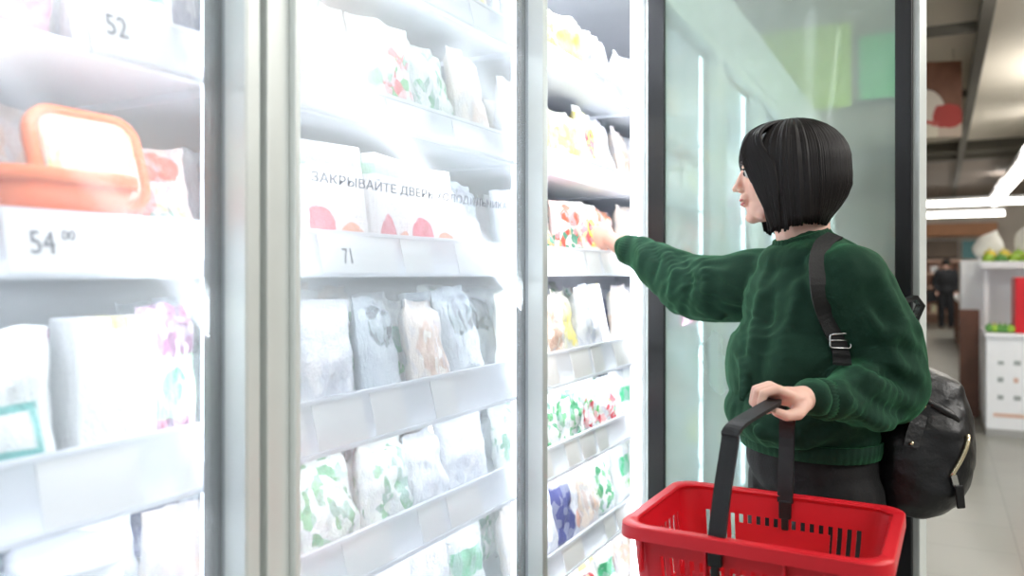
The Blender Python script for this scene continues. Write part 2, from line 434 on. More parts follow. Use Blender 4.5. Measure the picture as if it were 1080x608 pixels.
# number printing on the price cards
def rail_text(s, y, z, size, par=F1, sup=None):
    # own large white card with its number
    pass
shelves = [c for c in F1.children if c.name.startswith('shelf')]
def find_shelf(bay, z): return shelves[bay * len(ZS) + ZS.index(z)]
def card(bay, z, y0, y1, zt, zb, txt, ty, tz, size, sup=None):
    sh = find_shelf(bay, z)
    inv = Vector((1.1, -(SEAM[0] + SEAM[-1]) / 2, 0))
    b = NB(); box(b, FX + .0055, FX + .0068, y0, y1, zb, zt)
    zr = z + RH[z]
    for v in b.verts: v.co.x += (zr - v.co.z) * TILT; v.co += inv
    obj('price_card', b, M['card'], sh)
    text_mesh('price_number', txt, size, M['ink'], sh, Vector((FX + .0076 + (zr - tz) * TILT, ty, tz)) + inv, (R(90) - TA, 0, R(90)), xs=.8)
    if sup: text_mesh('price_number', sup, size * .45, M['ink'], sh, Vector((FX + .0076 + (zr - tz - size * .42) * TILT, ty + size * 1.0, tz + size * .42)) + inv, (R(90) - TA, 0, R(90)))
card(0, 1.546, .565, .675, 1.617, 1.548, '52', .585, 1.571, .036)
card(0, 1.30, .475, .575, 1.366, 1.302, '54', .498, 1.322, .036, '00')
card(1, 1.30, .94, 1.05, 1.364, 1.303, '71', .988, 1.318, .036)

# ------------------------------------------------------------------ frozen goods
def bag_mesh(w, h, t, seed, slump=.0):
    """pillow pouch with crimped top and bottom seals, front towards -Y, base on z=0"""
    rnd = random.Random(seed); bm = NB(); nx, nz = 14, 16
    off = Vector((rnd.random() * 50, rnd.random() * 50, 0)); sides = []
    for sg in (-1, 1):
        g = []
        for j in range(nz + 1):
            row = []; v = j / nz
            for i in range(nx + 1):
                u = i / nx; U = 2 * u - 1; V = 2 * v - 1
                body = max(0, 1 - abs(U) ** 3.2) ** .5 * max(0, 1 - max(0, (abs(V) - .0)) ** 5) ** .7
                if v < .03 or v > .93: body *= .06
                nzv = noise.noise(Vector((u * 3.5, v * 4.5, sg * 3)) + off) + .55 * noise.noise(Vector((u * 9, v * 9, sg * 5)) + off)
                th = t / 2 * body * (1 + .45 * nzv) * (1.15 - .4 * v) + .0012
                x = U * w / 2 * (1 - .06 * math.cos(V * math.pi / 2) + .03 * nzv) ; z = v * h * (1 - .04 * noise.noise(Vector((u * 3, 7, 0)) + off))
                row.append(Vector((x, sg * th - slump * v * v * .5 * h + (.006 * math.sin(u * 9 + seed) if v > .93 else 0), z)))
            g.append(row)
        sides.append(g)
    vs = [[[bm.verts.new(p) for p in r] for r in g] for g in sides]
    for s in (0, 1):
        for j in range(nz):
            for i in range(nx):
                q = (vs[s][j][i], vs[s][j][i + 1], vs[s][j + 1][i + 1], vs[s][j + 1][i])
                bm.faces.new(q if s == 0 else tuple(reversed(q)))
    def rim(a, b_): 
        for k in range(len(a) - 1): bm.faces.new((a[k], b_[k], b_[k + 1], a[k + 1]))
    f, k_ = vs
    rim(f[0], k_[0]); rim(list(reversed(f[-1])), list(reversed(k_[-1])))
    rim([r[0] for r in reversed(f)], [r[0] for r in reversed(k_)]); rim([r[-1] for r in f], [r[-1] for r in k_])
    mn = min(v.co.z for v in bm.verts)
    for v in bm.verts: v.co.z -= mn
    return bm
def carton_mesh(w, h, t, seed=0, top=.0):
    bm = NB(); box(bm, -w / 2, w / 2, -t / 2, t / 2, 0, h, .003, 2); return bm
LOOKS = {
 'pink': ((250, 190, 214), (('r', .5, .3, .6, .16, ((238, 120, 160),), .1), ('e', .5, .7, .3, .15, ((255, 240, 246),), .1)), 'pink frozen food bag'),
 'green': ((246, 250, 246), (('r', .5, .55, .34, .14, ((70, 190, 130),), .08), ('e', .5, .22, .35, .12, ((220, 240, 210), (120, 200, 120), (250, 250, 240)), .2)), 'white bag with a green band'),
 'white': ((246, 248, 252), (('e', .5, .35, .35, .2, ((236, 236, 244), (226, 230, 240), (250, 250, 250)), .2),), 'plain white bag'),
 'vegmix': ((244, 248, 246), (('e', .5, .4, .42, .36, ((226, 60, 70), (80, 180, 90), (240, 244, 236), (246, 190, 190), (250, 250, 250)), .18),), 'clear bag of mixed vegetables'),
 'berry': ((226, 200, 216), (('r', .5, .8, .6, .24, ((176, 70, 130), (210, 120, 170), (120, 50, 100), (240, 200, 220)), .1), ('r', .5, .48, .6, .2, ((176, 236, 170),), .12), ('e', .5, .5, .2, .12, ((40, 190, 90),), .12), ('r', .5, .14, .6, .18, ((190, 80, 120), (226, 140, 170), (130, 60, 110)), .1)), 'purple berry bag'),
 'yellow': ((252, 250, 232), (('e', .5, .55, .4, .3, ((250, 236, 140),), .15), ('r', .5, .12, .4, .06, ((60, 60, 190),), .05)), 'white bag with a yellow print'),
 'red': ((252, 226, 214), (('e', .5, .78, .36, .16, ((242, 78, 50),), .14), ('e', .4, .35, .4, .24, ((240, 90, 70), (250, 180, 120), (250, 240, 230), (80, 150, 120)), .2)), 'orange red frozen food bag'),
 'leaf': ((242, 248, 240), (('e', .5, .5, .46, .44, ((120, 196, 140), (240, 248, 240), (250, 252, 250), (70, 160, 110), (232, 240, 228)), .22),), 'clear bag of green vegetables'),
 'berrybox': ((252, 248, 246), (('e', .3, .25, .22, .2, ((238, 96, 120), (224, 60, 90)), .15), ('e', .75, .2, .18, .12, ((246, 160, 120),), .15), ('r', .5, .86, .6, .05, ((180, 220, 190),), .05)), 'white box with berry picture'),
 'dark': ((206, 216, 222), (('e', .5, .72, .4, .2, ((90, 110, 116), (160, 176, 180), (60, 70, 84)), .2),), 'translucent grey bag'),
 'navy': ((236, 238, 246), (('r', .3, .4, .32, .42, ((84, 90, 150),), .08), ('e', .8, .3, .16, .14, ((240, 190, 170),), .1)), 'white bag with a dark blue panel'),
 'beige': ((246, 232, 220), (('e', .5, .5, .4, .34, ((236, 206, 186), (250, 240, 230), (226, 190, 170)), .2),), 'pale beige bag of frozen dumplings'),
 'redprint': ((250, 248, 240), (('e', .45, .5, .3, .22, ((236, 70, 80), (250, 226, 90)), .15), ('r', .5, .85, .5, .05, ((246, 230, 120),), .05)), 'white bag with red lettering shapes'),
 'tealbox': ((250, 252, 250), (('r', .4, .42, .42, .15, ((90, 184, 176),), .0), ('r', .4, .42, .36, .1, ((250, 252, 250),), .0), ('r', .25, .78, .28, .09, ((30, 150, 116),), .0)), 'white bag with teal label'),
 'whitebox': ((252, 252, 252), (('r', .5, .98, .12, .05, ((252, 230, 110),), .0),), 'plain white carton'),
 'brown': ((196, 130, 100), (('e', .5, .5, .4, .3, ((150, 80, 60), (230, 150, 100)), .2),), 'brown frozen food bag'),
}
PM = {k: pack_mat('pack ' + k, v[0], v[1], frost=0 if k in ('whitebox', 'tealbox', 'berrybox') else .4) for k, v in LOOKS.items()}
ORD = ['first', 'second', 'third', 'fourth', 'fifth', 'sixth', 'seventh', 'eighth']
SHN = {.30: 'floor shelf', .55: 'knee shelf', .81: 'hip shelf', 1.03: 'waist shelf', 1.30: 'chest shelf', 1.546: 'head shelf', 1.80: 'top shelf'}
BAYN = ['left door', 'middle door', 'open doorway', 'beyond the doorway']
cache = {}
def put(look, y, z, x=-.895, w=.15, h=.2, t=.06, rz=0, tilt=0, carton=False, label=None, group=None, roll=0):
    seed = random.randint(0, 5)
    key = (look, round(w, 3), round(h, 3), round(t, 3), carton, seed)
    if key not in cache:
        me = bpy.data.meshes.new('frozen_bag'); bm = carton_mesh(w, h, t) if carton else bag_mesh(w, h, t, seed)
        bm.to_mesh(me); bm.free(); me.materials.append(PM[look])
        if not carton:
            for p in me.polygons: p.use_smooth = True
        cache[key] = me
    o = bpy.data.objects.new('frozen_food_carton' if carton else 'frozen_food_bag', cache[key]); COL.objects.link(o)
    o.location = (x, y, z + .0145 + abs(math.sin(tilt)) * t * .5 + abs(math.sin(roll)) * w * .5); o.rotation_euler = (tilt, roll, R(90) + rz)
    tag(o, label, 'carton' if carton else 'frozen food', group)
    return o
def row(bay, z, ys, looks, rowi=0, x=-.895, h=.19, t=.06, w=.14, visible=True):
    for i, (y, lk) in enumerate(zip(ys, looks)):
        if lk is None: continue
        ca = lk in ('berrybox', 'whitebox')
        hh = h * random.uniform(.9, 1.05); ww = w * random.uniform(.95, 1.08)
        where = ['front row', 'second row', 'back row'][rowi]
        lab = '%s, %s in %s, %s, %s' % (LOOKS[lk][2], ORD[i], where, SHN[z], BAYN[bay])
        put(lk, y, z, x + random.uniform(-.008, .008), ww, hh, t * random.uniform(.85, 1.1), rz=random.uniform(-.25, .25), tilt=-random.uniform(.03, .22), roll=0 if ca else random.uniform(-.10, .10), carton=ca, label=lab)

def rr(*c): return [random.choice(c) for _ in range(6)]
H = {.30: .18, .55: .2, .81: .17, 1.03: .215, 1.30: .195, 1.546: .2, 1.80: .2}
# left bay
row(0, 1.80, [.70], ['green'])
row(0, 1.546, [.50, .66], ['pink', 'green'], h=.19)
row(0, 1.546, [.62, .72], ['white', 'vegmix'], 1, -1.02)
row(0, 1.30, [.715], ['red'], h=.15, w=.1)
row(0, 1.30, [.60, .715], ['beige', 'pink'], 1, -1.03, h=.2)
row(0, 1.03, [.50], ['tealbox'], h=.2, w=.14)
put('whitebox', .632, 1.03, -.893, .105, .205, .055, carton=True, label='tall plain white carton with a small yellow mark, beside the bag of purple berries')
put('berry', .722, 1.03, -.90, .085, .215, .05, label='bag of purple berries with a light green band, beside the tall white carton')
row(0, 1.03, [.60, .715], ['dark', 'berry'], 1, -1.04)
row(0, .81, [.73], ['beige'], 0, h=.17, w=.09); row(0, .81, [.60, .72], ['dark', 'white'], 1, -1.04, h=.16)
row(0, .81, [.72], ['dark'], 2, -1.16)
# middle bay
Y2 = [.985, 1.125, 1.26, 1.40]
def fill(bay, z, looks, ys, rows=2):
    row(bay, z, ys, looks, 0, h=H[z])
    pal = ['dark', 'leaf', 'dark', 'beige', 'green', 'white', 'vegmix', 'navy', 'dark']
    for r_ in range(1, rows):
        row(bay, z, [v + .03 for v in ys], [random.choice(pal) for _ in ys], r_, -.895 - .125 * r_, h=H[z])
YS2 = [.885, 1.035, 1.185, 1.335, 1.485]
YS3 = [1.715, 1.86, 2.0, 2.14, 2.27]
fill(1, 1.80, ['white', 'green', 'pink', 'white', 'yellow'], YS2, 1)
fill(1, 1.546, ['red', 'leaf', 'vegmix', 'leaf', 'beige'], YS2, 2)
fill(1, 1.30, ['berrybox', 'berrybox', 'berrybox', 'berrybox', 'dark'], YS2, 2)
fill(1, 1.03, ['vegmix', 'white', 'dark', 'beige', 'dark'], YS2, 3)
fill(1, .81, ['redprint', 'leaf', 'leaf', 'white', 'white'], YS2, 3)
fill(1, .55, ['dark', 'white', 'navy', 'white', 'green'], YS2, 3)
fill(2, 1.80, ['white', 'yellow', 'yellow', 'white', 'white'], YS3, 2)
fill(2, 1.546, ['white', 'yellow', 'yellow', 'redprint', 'white'], YS3, 2)
fill(2, 1.30, ['white', 'red', 'red', 'redprint', 'brown'], YS3, 2)
fill(2, 1.03, ['yellow', 'beige', 'yellow', 'white', 'whitebox'], YS3, 3)
fill(2, .81, ['leaf', 'leaf', 'leaf', 'vegmix', 'vegmix'], YS3, 3)
fill(2, .55, ['beige', 'white', 'navy', 'beige', 'leaf'], YS3, 3)
fill(2, .30, ['green', 'redprint', 'white', 'redprint', 'green'], YS3, 3)
YS4 = [2.47, 2.60]
for z in (.30, .55, .81, 1.03, 1.30, 1.546, 1.80):
    fill(3, z, [random.choice(['white', 'beige', 'green']), random.choice(['white', 'redprint', 'leaf'])], YS4, 3)
# goods of the next freezers, seen only through fogged glass
for k in range(8):
    for z in (.55, .81, 1.03, 1.30, 1.546, 1.80):
        put(random.choice(list(LOOKS)), 2.78 + k * .2 + (.06 if k > 1 else 0) + (.08 if k > 5 else 0), z, -.9, .17, .2, .06, label='frozen food bag blurred behind the fogged open door', group='frozen food in the freezers beyond the open door')

# trays with orange rims
def tray(label, loc, rot=(0, 0, 0), L=.135, Wd=.11, hgt=.045, food='cream', rim='orange'):
    t = thing('food_tray', label, 'food tray', loc); t.rotation_euler = rot
    def rect(l, w, z, r, n=6):
        pts = []
        for cx, cy, a0 in ((1, 1, 0), (-1, 1, 90), (-1, -1, 180), (1, -1, 270)):
            for k in range(n + 1):
                a = R(a0 + 90 * k / n); pts.append(Vector((cx * (l / 2 - r) + math.cos(a) * r, cy * (w / 2 - r) + math.sin(a) * r, z)))
        return pts
    b = NB(); loft(b, [rect(L * .8, Wd * .78, 0, .02), rect(L * .86, Wd * .84, .006, .024), rect(L * .92, Wd * .92, hgt - .01, .03)])
    obj('tray_body', b, M['orange'] if rim == 'orange' else M['white'], t, True)
    b = NB(); loft(b, [rect(L * .9, Wd * .89, hgt - .011, .028), rect(L * .98, Wd * .98, hgt - .013, .032), rect(L, Wd, hgt - .006, .034), rect(L * .98, Wd * .98, hgt + .003, .032), rect(L * .86, Wd * .85, hgt + .003, .028), rect(L * .84, Wd * .83, hgt - .004, .028)])
    obj('rim', b, M['orange'], t, True)
    b = NB(); rings = []
    for q, zz in ((.84, hgt - .003), (.78, hgt + .004), (.6, hgt + .007), (.3, hgt + .009)): rings.append(rect(L * q, Wd * q, zz, .028 * q))
    loft(b, rings); obj('food', b, M[food], t, True)
    return t
tray('orange rimmed tray lying flat, bottom of the small stack under the leaning tray', (-.91, .575, 1.316), L=.14, Wd=.17); bpy.context.view_layer.update()
tray('orange rimmed tray lying flat, second in the stack under the leaning tray', (-.915, .575, 1.369), L=.14, Wd=.17)
tray('orange rimmed tray of pale salad leaning towards the glass behind the left door', (-.912, .605, 1.425), (0, R(72), 0), L=.125, Wd=.145, hgt=.035)
tray('orange rimmed tray of salad standing behind the leaning one', (-.99, .52, 1.316), (0, 0, 0), L=.1, Wd=.14)
# round tub with lid on low shelf
t = thing('ice_cream_tub', 'round white tub with a domed lid low behind the left door', 'tub', (-.915, .60, .824))
b = NB(); rings = []
for z, r in ((0, .052), (.004, .055), (.130, .060), (.134, .060)): rings.append([Vector((math.cos(a) * r, math.sin(a) * r, z)) for a in [k * math.pi / 16 for k in range(32)]])
loft(b, rings); obj('tub_body', b, M['white'], t, True)
b = NB(); rings = []
for z, r in ((.135, .064), (.149, .065), (.153, .060), (.149, .052), (.146, .03), (.145, .01)): rings.append([Vector((math.cos(a) * r, math.sin(a) * r, z)) for a in [k * math.pi / 16 for k in range(32)]])
loft(b, rings); obj('lid', b, M['rail'], t, True)

# ------------------------------------------------------------------ woman
WF = Vector((-.766, -.643, 0)); WL = Vector((.643, -.766, 0)); UP = Vector((0, 0, 1))
T0 = Vector((-.25, 1.845, 0))
woman = thing('person', 'person with a black bob in a green sweater reaching into the open freezer', 'person', T0)
def Bp(f, l, z): return T0 + WF * f + WL * l + UP * z
def LC(p): return Vector(p) - T0          # to the woman's own space
def mk(): return NB()
def shift(bm):
    for v in bm.verts: v.co -= T0
    return bm
CL = Vector((-cs, -sn, 0)); CF = Vector((-sn, cs, 0))      # image left, away from the viewer
torso_rot = Matrix((WF, WL, UP)).transposed()
HY = R(14)
HF = (CL * math.cos(HY) + CF * math.sin(HY) - UP * .06).normalized(); HLt = Vector((0, 0, 1)).cross(HF).normalized(); HU = HF.cross(HLt).normalized()
hrot = Matrix((HF, HLt, HU)).transposed()
HC = W(831, 179, 1.75)
def Hp(f, l, u): return HC + HF * f + HLt * l + HU * u
# arms
shN = W(895, 292, 1.60); elN = W(937, 412, 1.60); wrN = W(860, 420, 1.45)
shF = W(806, 292, 1.90); elF = W(727, 298, 2.08); wrF = W(657, 262, 2.27)
b = mk()
ell(b, Hp(-.012, 0, .018), (.092, .073, .080), hrot)            # cranium
ell(b, Hp(.03, 0, -.02), (.066, .062, .085), hrot)              # face mass
ell(b, Hp(.058, 0, -.078), (.034, .036, .032), hrot)            # jaw
ell(b, Hp(.078, 0, -.098), (.017, .019, .014), hrot)            # chin
for s in (-1, 1):
    ell(b, Hp(.056, s * .036, -.028), (.03, .022, .026), hrot)  # cheeks
    caps(b, Hp(.01, s * .052, -.045), Hp(.06, s * .026, -.092), .016, .014)   # jaw line
    caps(b, Hp(.086, s * .012, .014), Hp(.076, s * .044, .012), .010, .008)   # brow ridge
    ell(b, Hp(-.008, s * .075, -.02), (.017, .006, .030), hrot)  # ears
caps(b, Hp(.090, 0, .008), Hp(.109, 0, -.030), .0062, .0078)    # nose bridge
ell(b, Hp(.111, 0, -.033), (.0092, .0082, .0075), hrot)
for s in (-1, 1): ell(b, Hp(.101, s * .0085, -.037), (.007, .0052, .0052), hrot)
ell(b, Hp(.090, 0, -.052), (.014, .020, .010), hrot)            # upper mouth
ell(b, Hp(.0965, 0, -.0585), (.008, .018, .0052), hrot); ell(b, Hp(.0945, 0, -.069), (.008, .016, .0058), hrot)
caps(b, Hp(-.03, 0, -.05), Bp(.0, 0, 1.34), .048, .050)       # neck
caps(b, Hp(.0, 0, -.06), Bp(.01, 0, 1.34), .046, .05)
for a, c, ra, rc in ((Bp(0, 0, 1.28), Bp(0, 0, 1.0), .1, .09), (Bp(-.01, 0, .98), Bp(-.01, 0, .9), .09, .085)): caps(b, a, c, ra, rc)
ell(b, Bp(-.01, 0, 1.24), (.1, .16, .12), torso_rot); ell(b, Bp(-.01, 0, .9), (.09, .13, .08), torso_rot)
# arms under the sleeves
chain(b, [Bp(0, .1, 1.3), shN, elN, wrN], [.06, .048, .038, .025]); chain(b, [Bp(0, -.1, 1.3), shF, elF, wrF], [.06, .048, .038, .025])
# legs
for s in (-1, 1):
    hp = Bp(-.01, s * .085, .86); kn = Bp(.02, s * .09, .47); an = Bp(-.03, s * .09, .09)
    chain(b, [hp, kn, an], [.07, .05, .038]); chain(b, [an, Bp(.1, s * .10, .05)], [.04, .03])
# near hand on the basket handle
hc = W(833, 421, 1.415)
def Hn(l, u, n): return hc + CL * l + UP * u - CF * n      # left in picture, up, towards viewer
palm = Matrix((CL, CF, UP)).transposed()
caps(b, wrN, Hn(-.014, .0, 0), .025, .022)
ell(b, Hn(.0, .004, -.002), (.036, .035, .017), palm)
fing = [(.030, .0, .0080), (.011, .004, .0084), (-.008, .002, .0082), (-.026, -.003, .0072)]   # towards viewer offset, length change, radius
for n, dl, r in fing:
    chain(b, [Hn(.006, .010, n * .9), Hn(.031 + dl, .021, n), Hn(.056 + dl, .014, n * 1.03), Hn(.061 + dl, -.007, n), Hn(.048 + dl, -.017, n * .95)], [r + .001, r + .0006, r - .0004, r - .001, r - .0018])
chain(b, [Hn(-.020, -.006, .016), Hn(-.002, -.020, .034), Hn(.020, -.0225, .043), Hn(.038, -.016, .042)], [.014, .0115, .0095, .0078])
# far hand in the freezer
def Hf(l, u, n): return W(640, 252, 2.30) + Vector((-1, 0, 0)) * l + UP * u + Vector((0, -1, 0)) * n
caps(b, wrF, Hf(-.01, -.002, 0), .025, .024)
ell(b, Hf(.022, .002, 0), (.044, .019, .036), Matrix.Rotation(R(-12), 3, 'Y'))
for i, (u, dl, r) in enumerate(((.026, .0, .0088), (.009, .008, .0092), (-.009, .003, .0088), (-.025, -.009, .008))):
    chain(b, [Hf(.04, u + .004, .0), Hf(.072 + dl, u * 1.1 + .012, .010), Hf(.098 + dl, u * 1.12 + .014, -.002), Hf(.112 + dl, u * 1.12 + .010, -.020)], [r + .0015, r + .0005, r - .0003, r - .0015])
chain(b, [Hf(.0, .022, -.012), Hf(.03, .040, -.026), Hf(.058, .046, -.040), Hf(.08, .042, -.050)], [.015, .012, .0105, .0085])
shift(b)
body = remesh('body', b, M['skin'], .0028, 3, woman, .45)

# facial features
for s, nm in ((1, 'l'), (-1, 'r')):
    b = mk(); ell(b, Hp(.0825, s * .031, -.004), (.0115, .0125, .0115), hrot); shift(b); e = obj('eye', b, M['eyew'], woman, True)
    b = mk(); ell(b, Hp(.0905, s * .0325, -.005), (.0052, .0058, .0062), hrot); shift(b); obj('iris', b, M['eye'], e, True)
    b = mk(); tube(b, [Hp(.088, s * .018, .002), Hp(.0955, s * .028, .0055), Hp(.0925, s * .038, .0045), Hp(.084, s * .046, -.001)], [.0012, .0018, .0018, .0008]); shift(b); obj('eyelashes', b, M['hair'], woman, True)
    b = mk(); tube(b, [Hp(.0945, s * .014, .017), Hp(.0955, s * .026, .0215), Hp(.087, s * .042, .021), Hp(.078, s * .052, .015)], [.0022, .0030, .0026, .001]); shift(b); obj('eyebrow', b, M['hair'], woman, True)
b = mk(); ell(b, Hp(.0985, 0, -.0585), (.0075, .0165, .0045), hrot); ell(b, Hp(.0965, 0, -.0675), (.0075, .0145, .0052), hrot); shift(b)
obj('lips', b, M['lip'], woman, True)

# hair: a bob of overlapping locks over a smooth cap
def scalp(az, el, k=1.0):
    """az 0 = forward, +90 = her left; el from the crown"""
    a, e = R(az), R(el)
    rf, rl, ru = .1125 * k, .095 * k, .094 * k
    return (math.sin(e) * math.cos(a) * rf - .014, math.sin(e) * math.sin(a) * rl, math.cos(e) * ru + .012)
b = mk()
ell(b, Hp(-.016, 0, .011), (.104, .087, .090), hrot)
ell(b, Hp(-.040, 0, -.035), (.078, .086, .07), hrot)
for s in (-1, 1):
    ell(b, Hp(-.006, s * .066, -.035), (.05, .026, .075), hrot)
    ell(b, Hp(.045, s * .060, -.0), (.030, .018, .055), hrot)
# cut the face free
shift(b)
cap = remesh('hair', b, M['hair'], .004, 4, woman, .5)
me = cap.data; bm = bmesh.new(); bm.from_mesh(me)
hcl = LC(HC); dele = []
for v in bm.verts:
    q = v.co - hcl; f, l, u = q.dot(HF), q.dot(HLt), q.dot(HU)
    if f > .058 and abs(l) < .07 and u < .07: dele.append(v)
bmesh.ops.delete(bm, geom=dele, context='VERTS'); bm.to_mesh(me); bm.free()
rnd = random.Random(3)
b = mk()
def curl(az, u):
    """how far out the bob hangs at height u (1 = full)"""
    back = max(0, -math.cos(R(az)))
    if u > -.035: return 1
    q = min(1, (-.035 - u) / .085)
    return 1 - (.10 + .40 * back) * q ** 1.6
def lock(az, r0, k, hem, tip=True):
    pts = []
    for e in (4, 14, 26, 38, 50, 62, 74, 86, 95):
        # locks leave the side parting and turn to their own direction on the way down
        az2 = az
        f, l, u = scalp(az2, e, k); pts.append((f, l, u))
    f, l, u0 = pts[-1]; f += .014
    for q in (.18, .36, .54, .7, .85, 1):
        u = u0 + (hem - u0) * q; c = curl(az, u)
        pts.append((f * c - .014, l * c, u))
    n = len(pts); rad = [r0 * .6, r0] + [r0] * (n - 5) + [r0 * .9, r0 * .7, r0 * .35]
    tube(b, [Hp(*p) for p in pts], rad, 6, True)
def hemof(az):
    back = max(0, -math.cos(R(az))); return -.122 - .004 * back - (.004 if back == 0 else 0)
for k in range(760):
    az = 48 + 264 * (k + rnd.random()) / 760
    a_ = az if az < 180 else 360 - az
    lock(az, rnd.uniform(.0030, .0046), rnd.uniform(.978, 1.0), hemof(az) + rnd.uniform(-.004, .006) - (.012 * rnd.random() if a_ < 75 else 0))
shift(b); lk = obj('hair_locks', b, M['hair'], cap, True)
b = mk()
def ctrl(pts, n=12):
    out = []; P = [Vector(p) for p in pts]; P = [P[0]] + P + [P[-1]]
    for i in range(1, len(P) - 2):
        for t in range(n // 3):
            t /= (n // 3); a, c, d, e = P[i - 1:i + 3]
            out.append(.5 * ((2 * c) + (d - a) * t + (2 * a - 5 * c + 4 * d - e) * t * t + (3 * c - a - 3 * d + e) * t ** 3))
    out.append(P[-2]); return out
for s in (-1, 1):                       # front hair sweeping from the parting down beside the cheek
    for j in range(110):
        q = j / 109 * 1.6
        pts = [(.005 - .01 * q, s * .004, .105), (.050 - .014 * q, s * (.018 + .012 * q), .097), (.082 - .016 * q, s * (.034 + .018 * q), .076), (.094 - .024 * q, s * (.052 + .012 * q), .045),
               (.088 - .032 * q, s * (.066 + .013 * q), .005), (.074 - .026 * q, s * (.074 + .009 * q), -.04), (.058 - .016 * q, s * (.076 + .006 * q), -.085 ), (.046 - .012 * q, s * (.073 + .003 * q), -.112 - .026 * rnd.random() + .006 * q)]
        pts = ctrl([Hp(*p) for p in pts]); n = len(pts); r = rnd.uniform(.003, .005)
        tube(b, pts, [r] * (n - 6) + [r * .9, r * .8, r * .65, r * .5, r * .35, r * .15], 6)
    for j in range(4):                  # loose wisps
        pts = ctrl([Hp(.076, s * .045, .080), Hp(.096 - j * .004, s * .058, .045), Hp(.092 - j * .005, s * .068, .005), Hp(.082 - j * .006, s * .073, -.03 - j * .012)])
        n = len(pts); tube(b, pts, [.003] * (n - 5) + [.0025, .002, .0015, .001, .0004], 5)
shift(b); obj('hair_fringe', b, M['hair'], cap, True)

# sweater
b = mk()
ell(b, Bp(-.01, 0, 1.22), (.135, .185, .15), torso_rot)
ell(b, Bp(.015, 0, 1.10), (.150, .185, .16), torso_rot)
ell(b, Bp(.02, 0, 1.0), (.150, .18, .085), torso_rot)
ell(b, Bp(.0, 0, .965), (.135, .17, .05), torso_rot)
ell(b, Bp(-.03, 0, 1.335), (.085, .105, .05), torso_rot)
caps(b, Bp(-.012, .0, 1.31), Bp(.006, 0, 1.350), .090, .066)
ell(b, Bp(.015, 0, 1.325), (.085, .11, .055), torso_rot)
caps(b, Bp(-.01, .06, 1.30), shN - UP * .012, .075, .075); caps(b, Bp(0, -.06, 1.3), shF - UP * .01, .075, .07)
chain(b, [shN - UP * .01, (shN + elN) / 2 + CL * -.018, elN + UP * .01, elN + CL * .03 - UP * .002, (elN + wrN) / 2 + CL * .0, W(876, 422, 1.475)], [.075, .080, .080, .078, .060, .040])
caps(b, W(876, 421, 1.475), W(856, 420, 1.445), .036, .033)
chain(b, [shF - UP * .012, W(762, 305, 1.99), W(728, 300, 2.08), W(700, 284, 2.15), W(676, 268, 2.22)], [.082, .088, .084, .062, .046])
caps(b, W(678, 267, 2.215), W(662, 263, 2.255), .044, .041)
# folds
def fold(pts, r): chain(b, pts, r)
fold([W(905, 395, 1.50), W(930, 420, 1.515), W(958, 425, 1.54)], [.012, .02, .012])
fold([W(898, 425, 1.47), W(925, 445, 1.50), W(950, 440, 1.54)], [.012, .022, .012])
fold([W(915, 330, 1.53), W(940, 365, 1.53), W(950, 395, 1.53)], [.012, .018, .012])
fold([W(800, 330, 1.84), W(790, 370, 1.72), W(783, 420, 1.66)], [.015, .02, .015])
fold([W(700, 300, 2.1), W(725, 322, 2.03), W(760, 335, 1.93)], [.012, .02, .012])
fold([W(860, 440, 1.58), W(840, 460, 1.60), W(800, 455, 1.64)], [.012, .015, .012])
# ribbed hem
shift(b)
def disp(co):
    p = co + T0; u = (p - Bp(0, 0, 0)).dot(WF)
    n1 = noise.noise(Vector((p.x * 9, p.y * 9, p.z * 7))) * .008
    n2 = noise.noise(Vector((p.x * 16 + 4, p.y * 16, p.z * 26 + noise.noise(p * 5) * 6))) * .0045
    return n1 + n2
sw = remesh('sweater', b, M['sweater'], .005, 7, woman, .6, disp)
import numpy as np
bpy.context.view_layer.update()
def crease(o, lst):
    mi = o.matrix_world.inverted(); og = mi @ Vector((0, 0, CH)); me = o.data; n = len(me.vertices)
    co = np.empty(n * 3); me.vertices.foreach_get('co', co); co = co.reshape(-1, 3); nr = np.empty(n * 3); me.vertices.foreach_get('normal', nr); nr = nr.reshape(-1, 3); off = np.zeros(n)
    for amp, sig, pl in lst:
        P = []
        for (x0, y0), (x1, y1) in zip(pl[:-1], pl[1:]):
            for q in range(5): P.append((x0 + (x1 - x0) * q / 5, y0 + (y1 - y0) * q / 5))
        P.append(pl[-1]); m_ = len(P); best = np.zeros(n)
        for i, (x, y) in enumerate(P):
            d = mi @ W(x, y, 1) - og; ok, p, nn, _ = o.ray_cast(og, d.normalized())
            if not ok: continue
            w_ = math.sin(math.pi * (i + .7) / (m_ + .4)) ** .6
            best = np.maximum(best, w_ * np.exp(-((co - np.array(p)) ** 2).sum(1) / (2 * sig * sig)))
        off += amp * best
    co += nr * off[:, None]; me.vertices.foreach_set('co', co.ravel()); me.update()
